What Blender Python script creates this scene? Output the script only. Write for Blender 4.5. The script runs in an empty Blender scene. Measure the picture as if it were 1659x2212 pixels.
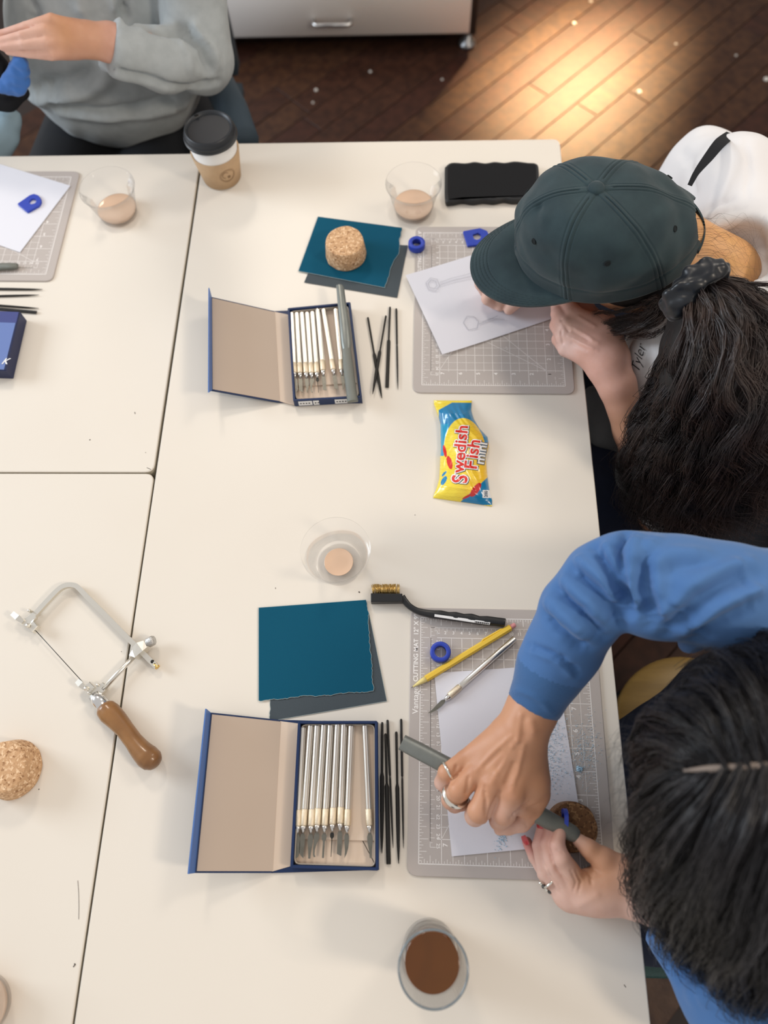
import bpy, math, random
import numpy as np
from mathutils import Vector, Matrix, noise as mnoise

SC = bpy.context.scene
COL = SC.collection
rng = np.random.default_rng(7)
random.seed(7)

# ---------------------------------------------------------------- camera
F = 1611.94; CX, CY = 829.5, 1106.0
YAW, PIT, ROL = [math.radians(a) for a in (5.0205, 22.8117, -4.4615)]
T = 0.75                                   # height of the table tops
CZ = T + 0.9164
RM = np.array((Matrix.Rotation(YAW, 3, 'Z') @ Matrix.Rotation(PIT, 3, 'X') @ Matrix.Rotation(ROL, 3, 'Z')))
cam = bpy.data.cameras.new('camera'); camo = bpy.data.objects.new('camera', cam); COL.objects.link(camo)
camo.matrix_world = Matrix.Translation((0, 0, CZ)) @ Matrix(RM.tolist()).to_4x4()
cam.sensor_fit = 'VERTICAL'; cam.sensor_height = 36.0; cam.lens = F / 2212 * 36
cam.clip_start = 0.02; cam.clip_end = 50
cam.dof.use_dof = True; cam.dof.focus_distance = 0.92; cam.dof.aperture_fstop = 2.9
SC.camera = camo
SC.view_settings.view_transform = 'Standard'; SC.view_settings.look = 'None'
SC.view_settings.exposure = 0.10; SC.view_settings.gamma = 1.0
SC.view_settings.use_curve_mapping = False

# ---------------------------------------------------------------- world and lights
wd = bpy.data.worlds.new('world'); SC.world = wd; wd.use_nodes = True
bg = wd.node_tree.nodes['Background']; bg.inputs[0].default_value = (1.0, 0.96, 0.93, 1); bg.inputs[1].default_value = 0.60

def area(name, loc, target, sx, sy, power, color, spread=180):
    l = bpy.data.lights.new(name, 'AREA'); l.shape = 'RECTANGLE'; l.size = sx; l.size_y = sy
    l.energy = power; l.color = color; l.spread = math.radians(spread)
    o = bpy.data.objects.new(name, l); COL.objects.link(o); o.location = loc
    d = Vector(target) - Vector(loc); o.rotation_euler = d.to_track_quat('-Z', 'Y').to_euler()
    return o
area('window_daylight', (-3.4, 1.2, 2.1), (0, .5, .75), 1.4, 1.1, 74, (.80, .90, 1.0))
area('ceiling_lamp', (1.9, -.5, 2.7), (0, .4, .75), .35, .35, 22, (1.0, .86, .70))
area('ceiling_lamp.001', (-.9, 2.6, 3.0), (-.2, 1.2, .75), .4, .4, 20, (1.0, .88, .74))
area('ceiling_lamp.002', (1.6, 1.9, 2.9), (0, .6, .75), .6, .6, 15, (1.0, .90, .78))
area('sunlit_window', (1.15, 3.75, 2.75), (.52, 2.24, 0), .30, .52, 13, (1.0, .70, .36), 11)

# ---------------------------------------------------------------- helpers
def W(px, py, h=0.0):
    """point at height h (m) above the table top that the photograph shows at px,py"""
    d = RM @ np.array([px - CX, CY - py, -F]); t = (T + h - CZ) / d[2]
    return np.array([0, 0, CZ]) + t * d
def depth_scale(p):                      # pixels per metre at point p
    d = RM.T @ (np.array(p) - np.array([0, 0, CZ])); return F / -d[2]
def project(P):
    d = (np.asarray(P) - np.array([0, 0, CZ])) @ RM
    return CX + F * d[:, 0] / -d[:, 2], CY - F * d[:, 1] / -d[:, 2], -d[:, 2]
def S(px, py, h, r):                     # sphere: centre + radius, h in cm, r in pixels
    p = W(px, py, h / 100.); return (p, r / depth_scale(p))

WL = {}
def tag(o, label=None, cat=None, group=None, kind=None):
    if label: o['label'] = label
    if cat: o['category'] = cat
    if group: o['group'] = group
    if kind: o['kind'] = kind
    return o
def empty(name, loc, label=None, cat=None, group=None, kind=None):
    o = bpy.data.objects.new(name, None); COL.objects.link(o); o.location = tuple(loc); o.empty_display_size = .02
    WL[o.name] = np.array(loc, float); return tag(o, label, cat, group, kind)
def mk(name, V, Fc, m, parent=None, smooth=True, label=None, cat=None, group=None, kind=None, fmat=None, angle=None):
    V = np.asarray(V, float).reshape(-1, 3)
    c = (V.min(0) + V.max(0)) / 2; c[2] = V[:, 2].min()
    me = bpy.data.meshes.new(name)
    me.from_pydata((V - c).tolist(), [], [tuple(int(i) for i in f) for f in Fc] if not isinstance(Fc, np.ndarray) else Fc.tolist())
    ms = m if isinstance(m, (list, tuple)) else [m]
    for x in ms: me.materials.append(x)
    if fmat is not None: me.polygons.foreach_set('material_index', np.asarray(fmat, np.int32))
    me.polygons.foreach_set('use_smooth', np.full(len(me.polygons), bool(smooth)))
    me.update()
    if smooth and angle: 
        try: me.set_sharp_from_angle(angle=math.radians(angle))
        except Exception: pass
    o = bpy.data.objects.new(name, me); COL.objects.link(o)
    pl = WL[parent.name] if parent else np.zeros(3)
    o.location = tuple(c - pl)
    if parent: o.parent = parent
    WL[o.name] = c
    return tag(o, label, cat, group, kind)

def _nd(nt, t, x=0, y=0): n = nt.nodes.new(t); n.location = (x, y); return n
MATS = {}
def pmat(name, col, rough=.5, metal=0, var=0, vscale=30, col2=None, bump=0, bscale=200, stretch=None, sss=0, spec=.5,
         trans=0, ior=1.45, coat=0, sheen=0, alpha=1, attr=None, aniso=0, detail=4, bdist=.001, rvar=0, thin=False):
    if name in MATS: return MATS[name]
    m = bpy.data.materials.new(name); m.use_nodes = True; nt = m.node_tree; b = nt.nodes['Principled BSDF']
    L = nt.links.new
    b.inputs['Base Color'].default_value = (*col, 1); b.inputs['Roughness'].default_value = rough
    b.inputs['Metallic'].default_value = metal; b.inputs['Specular IOR Level'].default_value = spec
    b.inputs['IOR'].default_value = ior; b.inputs['Transmission Weight'].default_value = trans
    b.inputs['Coat Weight'].default_value = coat; b.inputs['Alpha'].default_value = alpha
    b.inputs['Sheen Weight'].default_value = sheen; b.inputs['Sheen Roughness'].default_value = .4
    if sss:
        b.inputs['Subsurface Weight'].default_value = sss; b.inputs['Subsurface Radius'].default_value = (.012, .005, .003)
        b.inputs['Subsurface Scale'].default_value = .6
    tc = _nd(nt, 'ShaderNodeTexCoord'); src = tc.outputs['Object']
    if stretch:
        mp = _nd(nt, 'ShaderNodeMapping'); mp.inputs['Scale'].default_value = stretch; L(src, mp.inputs['Vector']); src = mp.outputs['Vector']
    base = None
    if attr:
        at = _nd(nt, 'ShaderNodeAttribute'); at.attribute_name = attr; base = at.outputs['Color']
        L(base, b.inputs['Base Color'])
    if var:
        n = _nd(nt, 'ShaderNodeTexNoise'); n.inputs['Scale'].default_value = vscale; n.inputs['Detail'].default_value = detail; L(src, n.inputs['Vector'])
        r = _nd(nt, 'ShaderNodeMapRange'); r.inputs[1].default_value = .35; r.inputs[2].default_value = .65
        r.inputs[3].default_value = 0; r.inputs[4].default_value = var; L(n.outputs['Fac'], r.inputs[0])
        x = _nd(nt, 'ShaderNodeMix'); x.data_type = 'RGBA'; L(r.outputs[0], x.inputs[0])
        if base: L(base, x.inputs[6])
        else: x.inputs[6].default_value = (*col, 1)
        x.inputs[7].default_value = (*(col2 or [c * .55 for c in col]), 1); L(x.outputs[2], b.inputs['Base Color'])
        if rvar:
            r2 = _nd(nt, 'ShaderNodeMapRange'); r2.inputs[3].default_value = rough - rvar; r2.inputs[4].default_value = rough + rvar
            L(n.outputs['Fac'], r2.inputs[0]); L(r2.outputs[0], b.inputs['Roughness'])
    if bump:
        n = _nd(nt, 'ShaderNodeTexNoise'); n.inputs['Scale'].default_value = bscale; n.inputs['Detail'].default_value = 3; L(src, n.inputs['Vector'])
        bu = _nd(nt, 'ShaderNodeBump'); bu.inputs['Strength'].default_value = bump; bu.inputs['Distance'].default_value = bdist
        L(n.outputs['Fac'], bu.inputs['Height']); L(bu.outputs[0], b.inputs['Normal'])
    MATS[name] = m; return m
def lin(r, g, b):                         # sRGB 0-255 to linear
    return tuple(((c / 255) / 12.92 if c / 255 <= .04045 else ((c / 255 + .055) / 1.055) ** 2.4) for c in (r, g, b))

# ---- shapes return (V, F)
def cat(*parts):
    V = []; Fs = []; n = 0
    for v, f in parts:
        v = np.asarray(v, float).reshape(-1, 3); V.append(v); Fs += [[i + n for i in q] for q in f]; n += len(v)
    return np.concatenate(V), Fs
def inset(P, b):
    P = np.asarray(P, float); n = len(P); out = []
    for i in range(n):
        a, c, d = P[i - 1], P[i], P[(i + 1) % n]
        e1 = (c - a) / (np.linalg.norm(c - a) + 1e-12); e2 = (d - c) / (np.linalg.norm(d - c) + 1e-12)
        n1 = np.array([-e1[1], e1[0]]); n2 = np.array([-e2[1], e2[0]]); m = n1 + n2; l = m @ m
        out.append(c + b * m * 2 / max(l, .7))
    return np.array(out)
def area2(P): P = np.asarray(P); x, y = P[:, 0], P[:, 1]; return .5 * np.sum(x * np.roll(y, -1) - y * np.roll(x, -1))
def slab(P, z0, z1, b=.0005, both=False):
    """extruded outline P (xy), eased upper edge; z0/z1 are absolute or per-vertex"""
    P = np.asarray(P, float)[:, :2]
    if area2(P) < 0: P = P[::-1]
    n = len(P); I = inset(P, b)
    z0 = np.broadcast_to(z0, n); z1 = np.broadcast_to(z1, n)
    rings = [np.c_[I if both else P, z0]]
    if both: rings.append(np.c_[P, z0 + b])
    rings += [np.c_[P, z1 - b], np.c_[I, z1]]
    V = np.concatenate(rings); Fs = [list(range(n))[::-1]]
    for k in range(len(rings) - 1):
        for i in range(n):
            j = (i + 1) % n; Fs.append([k * n + i, k * n + j, (k + 1) * n + j, (k + 1) * n + i])
    k = (len(rings) - 1) * n; Fs.append(list(range(k, k + n)))
    return V, Fs
def roundpoly(P, r, seg=5):
    P = np.asarray(P, float)[:, :2]; out = []; n = len(P)
    for i in range(n):
        a, c, d = P[i - 1], P[i], P[(i + 1) % n]
        u = (a - c); v = (d - c); lu = np.linalg.norm(u); lv = np.linalg.norm(v); rr = min(r, lu * .45, lv * .45)
        p0 = c + u / lu * rr; p1 = c + v / lv * rr
        for k in range(seg + 1):
            t = k / seg; out.append((1 - t) ** 2 * p0 + 2 * t * (1 - t) * c + t * t * p1)
    return np.array(out)
def box(x0, y0, z0, x1, y1, z1, b=.002):
    return slab([(x0, y0), (x1, y0), (x1, y1), (x0, y1)], z0, z1, b, True)
def frames(P):
    P = np.asarray(P, float); n = len(P); Tn = np.gradient(P, axis=0); Tn /= np.linalg.norm(Tn, axis=1)[:, None] + 1e-12
    a = np.array([0, 0, 1.]) if abs(Tn[0][2]) < .9 else np.array([1., 0, 0])
    N = [np.cross(Tn[0], a)]; N[0] /= np.linalg.norm(N[0])
    for i in range(1, n):
        v = N[-1] - Tn[i] * (N[-1] @ Tn[i]); N.append(v / np.linalg.norm(v))
    N = np.array(N); return Tn, N, np.cross(Tn, N)
def tube(P, R, n=10, prof=None, closed=False):
    """swept tube; prof = list of (a,b) section multipliers (a sideways, b up)"""
    P = np.asarray(P, float); R = np.broadcast_to(R, len(P)); Tn, N, B = frames(P)
    if prof is None: prof = [(math.cos(2 * math.pi * k / n), math.sin(2 * math.pi * k / n)) for k in range(n)]
    n = len(prof); V = np.concatenate([P[i] + R[i] * (np.array([[a, b] for a, b in prof]) @ np.array([N[i], B[i]])) for i in range(len(P))])
    Fs = []
    m = len(P)
    for k in range(m if closed else m - 1):
        k2 = (k + 1) % m
        for i in range(n):
            j = (i + 1) % n; Fs.append([k * n + i, k2 * n + i, k2 * n + j, k * n + j])
    if not closed: Fs += [list(range(n)), list(range((m - 1) * n, m * n))[::-1]]
    return V, Fs
def lathe(prof, c, n=40, cap=True):
    V = []; Fs = []
    for r, z in prof:
        for k in range(n): a = 2 * math.pi * k / n; V.append((c[0] + r * math.cos(a), c[1] + r * math.sin(a), c[2] + z))
    for k in range(len(prof) - 1):
        for i in range(n): j = (i + 1) % n; Fs.append([k * n + i, k * n + j, (k + 1) * n + j, (k + 1) * n + i])
    if cap: Fs += [list(range(n))[::-1], list(range((len(prof) - 1) * n, len(prof) * n))]
    return np.array(V), Fs
def spl(P, k=6):                           # Catmull-Rom through points
    P = np.asarray(P, float); Q = np.vstack([2 * P[0] - P[1], P, 2 * P[-1] - P[-2]]); out = []
    for i in range(1, len(Q) - 2):
        for t in np.arange(k) / k:
            a, b, c, d = Q[i - 1:i + 3]
            out.append(.5 * ((2 * b) + (-a + c) * t + (2 * a - 5 * b + 4 * c - d) * t * t + (-a + 3 * b - 3 * c + d) * t ** 3))
    out.append(P[-1]); return np.array(out)
def textmesh(s, size, italic=0, off=0, bold=0, space=1.0):
    cu = bpy.data.curves.new('t', 'FONT'); cu.body = s; cu.size = size; cu.shear = italic; cu.offset = off; cu.space_character = space
    cu.resolution_u = 4; cu.align_x = 'LEFT'
    o = bpy.data.objects.new('t', cu); COL.objects.link(o); bpy.context.view_layer.update()
    me = bpy.data.meshes.new_from_object(o.evaluated_get(bpy.context.evaluated_depsgraph_get()))
    V = np.array([v.co[:] for v in me.vertices]).reshape(-1, 3); Fs = [list(p.vertices) for p in me.polygons]
    bpy.data.objects.remove(o); bpy.data.curves.remove(cu); bpy.data.meshes.remove(me)
    return V, Fs
TXT = {}
def text_at(s, o, u, size, z, italic=0, off=0):
    """flat text on the plane z; o = start xy of the baseline, u = unit direction of the line"""
    k = (s, italic, off)
    if k not in TXT: TXT[k] = textmesh(s, 1.0, italic, off)
    V, Fs = TXT[k]; u = np.array(u[:2], float); u /= np.linalg.norm(u); v = np.array([-u[1], u[0]])
    P = np.array(o[:2]) + size * (V[:, :1] * u + V[:, 1:2] * v)
    return np.c_[P, np.full(len(P), z)], Fs

# ---------------------------------------------------------------- smooth solid modelling (distance field -> one surface)
class Solid:
    def __init__(s, lo, hi, vox):
        s.lo = np.array(lo, float); s.vox = vox; s.n = np.ceil((np.array(hi) - lo) / vox).astype(int) + 1
        s.D = np.full(s.n, .06, np.float32)
    def _sub(s, lo, hi):
        a = np.maximum(np.floor((lo - s.lo) / s.vox).astype(int), 0); b = np.minimum(np.ceil((hi - s.lo) / s.vox).astype(int) + 1, s.n)
        if np.any(b - a < 1): return None, None
        g = [s.lo[i] + s.vox * np.arange(a[i], b[i]) for i in range(3)]
        X, Y, Z = np.meshgrid(*g, indexing='ij'); return tuple(slice(a[i], b[i]) for i in range(3)), np.stack([X, Y, Z], -1)
    def _put(s, sl, d, k, sub=False):
        A = s.D[sl]
        if sub: d = -d; h = np.clip(.5 - .5 * (A - d) / k, 0, 1); s.D[sl] = A * (1 - h) + d * h + k * h * (1 - h)
        else: h = np.clip(.5 + .5 * (A - d) / k, 0, 1); s.D[sl] = A * (1 - h) + d * h - k * h * (1 - h)
    def cap(s, a, b, k=.004, flat=None, sub=False):
        """tapered capsule between spheres a=(p,r), b=(p,r); flat=(axis,factor) squashes it"""
        (p, r), (q, t) = a, b; p = np.array(p); q = np.array(q); m = max(r, t) + k + 3 * s.vox
        sl, X = s._sub(np.minimum(p, q) - m, np.maximum(p, q) + m)
        if sl is None: return
        ba = q - p; pa = X - p; hh = np.clip((pa @ ba) / max(ba @ ba, 1e-12), 0, 1); v = pa - hh[..., None] * ba
        if flat is not None:
            n = np.array(flat[0], float); n /= np.linalg.norm(n); c = v @ n; v = v + (c * (1 / flat[1] - 1))[..., None] * n
            d = (np.linalg.norm(v, axis=-1) - (r + (t - r) * hh)) * (flat[1] ** .5)
        else: d = np.linalg.norm(v, axis=-1) - (r + (t - r) * hh)
        s._put(sl, d, k, sub)
    def chain(s, pts, k=.004, flat=None, sub=False):
        for a, b in zip(pts[:-1], pts[1:]): s.cap(a, b, k, flat, sub)
    def ell(s, c, r, R=None, k=.004, sub=False):
        c = np.array(c, float); r = np.array(r, float); m = r.max() + k + 3 * s.vox
        sl, X = s._sub(c - m, c + m)
        if sl is None: return
        v = X - c
        if R is not None: v = v @ np.array(R)
        k0 = np.linalg.norm(v / r, axis=-1); k1 = np.linalg.norm(v / (r * r), axis=-1) + 1e-9
        s._put(sl, k0 * (k0 - 1) / k1, k, sub)
    def cut(s, p, n, R, k=.0015):
        """trim everything in front of plane (p, n) within R of p"""
        p = np.array(p, float); n = np.array(n, float); n /= np.linalg.norm(n); sl, X = s._sub(p - R, p + R)
        v = X - p; a = v @ n; m = np.linalg.norm(v, axis=-1) < R; A = s.D[sl]; h = np.clip(.5 - .5 * (A - a) / k, 0, 1); s.D[sl] = np.where(m, A * (1 - h) + a * h + k * h * (1 - h), A)
    def mesh(s):
        return surface(s.D, s.lo, s.vox)
def surface(D, lo, vox):
    """naive surface nets"""
    D = D.copy(); D[0] = D[-1] = .01; D[:, 0] = D[:, -1] = .01; D[:, :, 0] = D[:, :, -1] = .01
    ins = D < 0; nx, ny, nz = D.shape
    c = [ins[i:nx - 1 + i, j:ny - 1 + j, k:nz - 1 + k] for i in (0, 1) for j in (0, 1) for k in (0, 1)]
    sm = sum(x.astype(np.int8) for x in c); act = (sm > 0) & (sm < 8); idx = -np.ones(act.shape, np.int64)
    ids = np.argwhere(act); idx[act] = np.arange(len(ids)); V = np.zeros((len(ids), 3)); cnt = np.zeros(len(ids))
    co = np.array([(i, j, k) for i in (0, 1) for j in (0, 1) for k in (0, 1)])
    val = np.stack([D[ids[:, 0] + a, ids[:, 1] + b, ids[:, 2] + g] for a, b, g in co], 1)
    for e in range(8):
        for f in range(e + 1, 8):
            if np.abs(co[e] - co[f]).sum() != 1: continue
            m = (val[:, e] < 0) != (val[:, f] < 0); t = val[m, e] / (val[m, e] - val[m, f])
            V[m] += co[e] + t[:, None] * (co[f] - co[e]); cnt[m] += 1
    V = (ids + V / cnt[:, None]) * vox + lo
    Q = []
    for ax in range(3):
        sl0 = [slice(None)] * 3; sl1 = [slice(None)] * 3; sl0[ax] = slice(0, -1); sl1[ax] = slice(1, None)
        a = ins[tuple(sl0)]; b = ins[tuple(sl1)]; E = np.argwhere(a != b); flip = a[tuple(E.T)]
        u, w = [(1, 2), (2, 0), (0, 1)][ax]; eu = np.zeros(3, int); eu[u] = 1; ew = np.zeros(3, int); ew[w] = 1
        ok = (E[:, u] > 0) & (E[:, w] > 0) & (E[:, u] < D.shape[u] - 1) & (E[:, w] < D.shape[w] - 1); E = E[ok]; flip = flip[ok]
        q = np.stack([idx[tuple((E - eu - ew).T)], idx[tuple((E - ew).T)], idx[tuple(E.T)], idx[tuple((E - eu).T)]], 1)
        q[~flip] = q[~flip][:, ::-1]; Q.append(q)
    Q = np.concatenate(Q); return V, Q[(Q >= 0).all(1)]
def vnormals(V, Q):
    n = np.cross(V[Q[:, 2]] - V[Q[:, 0]], V[Q[:, 3]] - V[Q[:, 1]]); N = np.zeros_like(V)
    for i in range(4): np.add.at(N, Q[:, i], n)
    return N / (np.linalg.norm(N, axis=1)[:, None] + 1e-12)
def relax(V, Q, it=2, f=.5):
    E = np.concatenate([Q[:, [0, 1]], Q[:, [1, 2]], Q[:, [2, 3]], Q[:, [3, 0]]]); E = np.concatenate([E, E[:, ::-1]])
    for _ in range(it):
        A = np.zeros_like(V); c = np.zeros(len(V)); np.add.at(A, E[:, 0], V[E[:, 1]]); np.add.at(c, E[:, 0], 1)
        V = V * (1 - f) + f * A / np.maximum(c, 1)[:, None]
    return V
def dseg(P, A, B):
    ba = B - A; t = np.clip(((P - A) @ ba) / max(ba @ ba, 1e-12), 0, 1); return np.linalg.norm(P - A - t[:, None] * ba, axis=1)
def onsurf(V, pts, tol=9, dz=.0):
    """3-D points of surface V seen at the pixel positions pts (nearest to the viewer)"""
    X, Y, Z = project(V); out = []
    for p in pts:
        m = np.hypot(X - p[0], Y - p[1]); k = np.where(m < tol)[0]
        if len(k) == 0: k = np.array([np.argmin(m)])
        k = k[Z[k] < Z[k].min() + .012]; out.append(V[k[np.argmin(m[k])]])
    return np.array(out)
def carve(V, Q, strokes, N=None):
    """sculpt folds/creases: strokes = [(pixel path, width m, height m (+ridge, -groove))]"""
    N = vnormals(V, Q) if N is None else N; D = np.zeros(len(V))
    for pts, w, a in strokes:
        P = spl(np.array(pts, float), 4) if len(pts) > 2 else np.array(pts, float)
        S3 = onsurf(V, P); d = np.full(len(V), 9.); n = len(S3) - 1; tp = np.zeros(len(V))
        for i in range(n):
            e = dseg(V, S3[i], S3[i + 1]); m = e < d; d[m] = e[m]; tp[m] = (i + .5) / n
        D += a * np.exp(-(d / w) ** 2) * np.clip(np.minimum(tp, 1 - tp) * 6 + .25, 0, 1)
    return V + N * D[:, None]
def wob(P, sc, seed=0):                     # cheap smooth noise -1..1
    r = np.random.default_rng(seed); o = np.zeros(len(P))
    for i in range(7):
        k = r.normal(size=3); k *= sc * (1 + .5 * r.random()) / np.linalg.norm(k); o += np.sin(P @ k + r.random() * 6.3 + 1.3 * np.sin(P @ (r.normal(size=3) * sc * .4)))
    return o / 3.2
def setcol(o, C):
    me = o.data; a = me.color_attributes.new('tint', 'FLOAT_COLOR', 'POINT')
    a.data.foreach_set('color', np.c_[C, np.ones(len(C))].astype(np.float32).ravel())
def strands(L, r0, r1=None, jit=0):
    """L: array (n, k, 3) of strand points -> one mesh of thin three-sided tubes"""
    L = np.asarray(L, float); n, k, _ = L.shape; Tn = np.gradient(L, axis=1); Tn /= np.linalg.norm(Tn, axis=2)[..., None] + 1e-12
    A = np.cross(Tn, np.array([.3, .2, 1.])); A /= np.linalg.norm(A, axis=2)[..., None] + 1e-12; B = np.cross(Tn, A)
    rr = np.linspace(r0, r0 * .35 if r1 is None else r1, k)[None, :, None] * (1 + jit * (rng.random((n, 1, 1)) - .5))
    V = np.stack([L + rr * (math.cos(a) * A + math.sin(a) * B) for a in (0, 2.094, 4.189)], 2).reshape(-1, 3)
    base = (np.arange(n)[:, None] * k + np.arange(k - 1)[None]).reshape(-1) * 3
    Q = np.concatenate([np.stack([base + i, base + 3 + i, base + 3 + (i + 1) % 3, base + (i + 1) % 3], 1) for i in range(3)])
    return V, Q

# ---------------------------------------------------------------- materials
M_TABLE = pmat('white_laminate', (.76, .71, .635), .33, var=.22, vscale=7, col2=(.72, .66, .58), spec=.45, bump=.02, bscale=900)
M_TEDGE = pmat('laminate_edge', (.52, .47, .38), .5)
M_GREYMETAL = pmat('grey_metal_leg', (.35, .35, .36), .35, 1)
M_PLANK = [pmat('stained_plank_%s' % n, c, .42, var=.85, vscale=9, col2=c2, stretch=(4, 4, 4), bump=.3, bscale=60, rvar=.1, spec=.25)
           for n, c, c2 in (('dark', (.030, .013, .009), (.055, .022, .013)), ('red', (.048, .018, .012), (.026, .011, .008)), ('brown', (.062, .028, .015), (.030, .013, .009)))]
M_FLOOR = pmat('floor_joint', (.02, .012, .01), .7)
M_BLACK = pmat('black_frame', (.012, .012, .014), .5)
M_WHITEP = pmat('white_drawer_front', (.84, .80, .76), .4)
M_CHROME = pmat('chrome', (.75, .75, .75), .18, 1)
M_PLASTER = pmat('plaster_wall', (.62, .60, .57), .8, var=.2, vscale=3)

# ---------------------------------------------------------------- structure
V, Fc = box(-2.6, -1.4, -.05, 2.6, 3.9, -.006, .001)
floor = mk('floor', V, Fc, M_FLOOR, smooth=False, kind='structure', label='dark stained wooden floor of diagonal narrow boards')
a0 = W(1140, 185, -T); a1 = W(1300, 60, -T)
pd = (a1 - a0)[:2]; pd /= np.linalg.norm(pd); pn = np.array([-pd[1], pd[0]])
pw = .083; k = 0
for r in range(-26, 40):
    s = -2.4 + (r * .37) % .9
    while s < 3.6:
        ln = .75 + .55 * random.random(); cxy = pd * (s + ln / 2) + pn * r * pw
        vis = (-1.05 < cxy[0] < 1.75 and 1.15 < cxy[1] < 3.15) or (.2 < cxy[0] < 1.1 and -.7 < cxy[1] < 1.2)
        if vis:
            q = [pd * s + pn * (r * pw + .0012), pd * (s + ln - .0025) + pn * (r * pw + .0012), pd * (s + ln - .0025) + pn * ((r + 1) * pw - .0012), pd * s + pn * ((r + 1) * pw - .0012)]
            V, Fc = slab(q, -.006, random.uniform(-.0012, 0), .0012); m = M_PLANK[int(rng.integers(3))]
            o = mk('plank', V, Fc, m, floor, smooth=False); k += 1
        s += ln
V, Fc = box(-3.6, 3.9, 0, 2.6, 4.0, 2.9, .002); mk('wall_far', V, Fc, M_PLASTER, smooth=False, kind='structure', label='plain plaster wall beyond the cabinet')
V, Fc = box(2.6, -1.4, 0, 2.7, 3.9, 2.9, .002); mk('wall_right', V, Fc, M_PLASTER, smooth=False, kind='structure', label='plain plaster wall at the right')

# ---------------------------------------------------------------- tables
def table(x0, y0, x1, y1, label, legs=True, vis=True):
    t = empty('table', ((x0 + x1) / 2, (y0 + y1) / 2, 0), label, 'table', 'white worktables pushed together')
    V, Fc = slab(roundpoly([(x0, y0), (x1, y0), (x1, y1), (x0, y1)], .012), T - .028, T, .0012, True)
    fm = [0] * len(Fc); 
    for i, f in enumerate(Fc):
        z = [V[j][2] for j in f]
        if min(z) < T - .02 and max(z) > T - .01: fm[i] = 1
    mk('tabletop', V, Fc, [M_TABLE, M_TEDGE], t, smooth=False, fmat=fm)
    for lx in (x0 + .06, x1 - .06):
        for ly in (y0 + .06, y1 - .06):
            V, Fc = cat(tube([(lx, ly, .012), (lx, ly, T - .028)], .02, 16), lathe([(.026, 0), (.026, .012), (.018, .014)], (lx, ly, 0), 16)); mk('leg', V, Fc, M_GREYMETAL, t)
    return t
tabR = table(-.3487, -.50, .2488, 1.0605, 'long white worktable on the right, holding the two open tool boxes and the sweets')
tabU = table(-1.75, .4425, -.3525, 1.0385, 'white worktable at the upper left, in front of the person in grey')
tabL = table(-1.75, -.45, -.3512, .4405, 'white worktable at the lower left, under the saw frame')

# ---------------------------------------------------------------- cabinet beyond the tables
def WY(px, py, y):
    d = RM @ np.array([px - CX, CY - py, -F]); t = y / d[1]; return np.array([0, 0, CZ]) + t * d
cab = empty('cabinet', (-.3, 2.55, 0), 'white drawer cabinet with a black frame standing beyond the tables', 'cabinet')
cy = 2.30; c0 = WY(470, 90, cy); c1 = WY(1014, 66, cy); zb = (c0[2] + c1[2]) / 2
V, Fc = box(-.86, cy + .02, zb - .02, c1[0] + .022, cy + .5, .80, .004); mk('frame', V, Fc, M_BLACK, cab)
hz = .30
for z0, z1 in ((zb, zb + hz), (zb + hz + .008, zb + 2 * hz)):
    V, Fc = box(-.84, cy, z0, c1[0], cy + .02, z1 - .002, .003); d = mk('drawer', V, Fc, M_WHITEP, cab)
    p0 = WY(678, 42, cy); p1 = WY(758, 37, cy); zz = p0[2] + (z0 - zb)
    P = [(p0[0], cy, zz), (p0[0], cy - .022, zz), (p0[0] + .008, cy - .028, zz), (p1[0] - .008, cy - .028, zz), (p1[0], cy - .022, zz), (p1[0], cy, zz)]
    V, Fc = tube(P, .006, 8); mk('handle', V, Fc, M_CHROME, d, label='brushed bar handle')
for fx in (-.8, c1[0]):
    f0 = np.array([fx + .0, cy + .05, 0])
    V, Fc = cat(lathe([(.022, 0), (.026, .004), (.026, .014), (.012, .02), (.010, zb - .02)], f0, 20)); mk('foot', V, Fc, M_GREYMETAL, cab)

# small real marks on the laminate, and crumbs on the floor
M_MARK = pmat('dark_scratch', (.12, .10, .09), .8)
def marks(par, L):
    out = []
    for pts, w in L:
        P = [W(x, y, .0003) for x, y in pts]
        for a, b in zip(P[:-1], P[1:]): d = (b - a)[:2]; d /= np.linalg.norm(d) + 1e-9; v = np.array([-d[1], d[0], 0]) * w / 2; out.append((np.array([a - v, b - v, b + v, a + v]), [[0, 1, 2, 3]]))
    V, Fc = cat(*out); mk('scratches', V, Fc, M_MARK, par, smooth=False, kind='stuff', label='fine dark scratches and specks')
marks(tabL, [([(168, 1902), (170, 1930), (170.5, 1960), (170, 1986)], .0005), ([(158, 2089), (163, 2083), (160, 2082)], .0012), ([(83, 1706), (85, 1704)], .001)])
marks(tabU, [([(292, 894), (291, 890)], .001), ([(193, 951), (195, 949)], .0014), ([(314, 978), (315, 977)], .001), ([(317, 1010), (326, 1014)], .0007)])
marks(tabR, [([(775, 1280), (777, 1278)], .0022), ([(595, 1272), (595, 1269)], .0007), ([(1348, 2127), (1352, 2133)], .0008), ([(896, 1112), (897, 1113)], .001), ([(1100, 1690), (1101, 1691)], .001), ([(262, 1408), (262.5, 1407)], .001), ([(1170, 1310), (1172, 1309)], .001)])
cr = []
for x, y, q in ((683, 195, .006), (1380, 199, .008), (1240, 51, .007), (1655, 172, .009), (800, 155, .005), (1276, 3, .006), (955, 172, .004), (676, 222, .004), (1460, 95, .004), (1590, 120, .004)):
    V, Fc = lathe([(q, 0), (q * .8, q * .5), (q * .2, q * .7)], W(x, y, -T), 8); cr.append((V, Fc))
V, Fc = cat(*cr); mk('floor_crumbs', V, Fc, pmat('white_crumb', (.62, .60, .56), .8), kind='stuff', label='pale crumbs scattered on the dark floor beyond the table', cat='crumbs')

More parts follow.
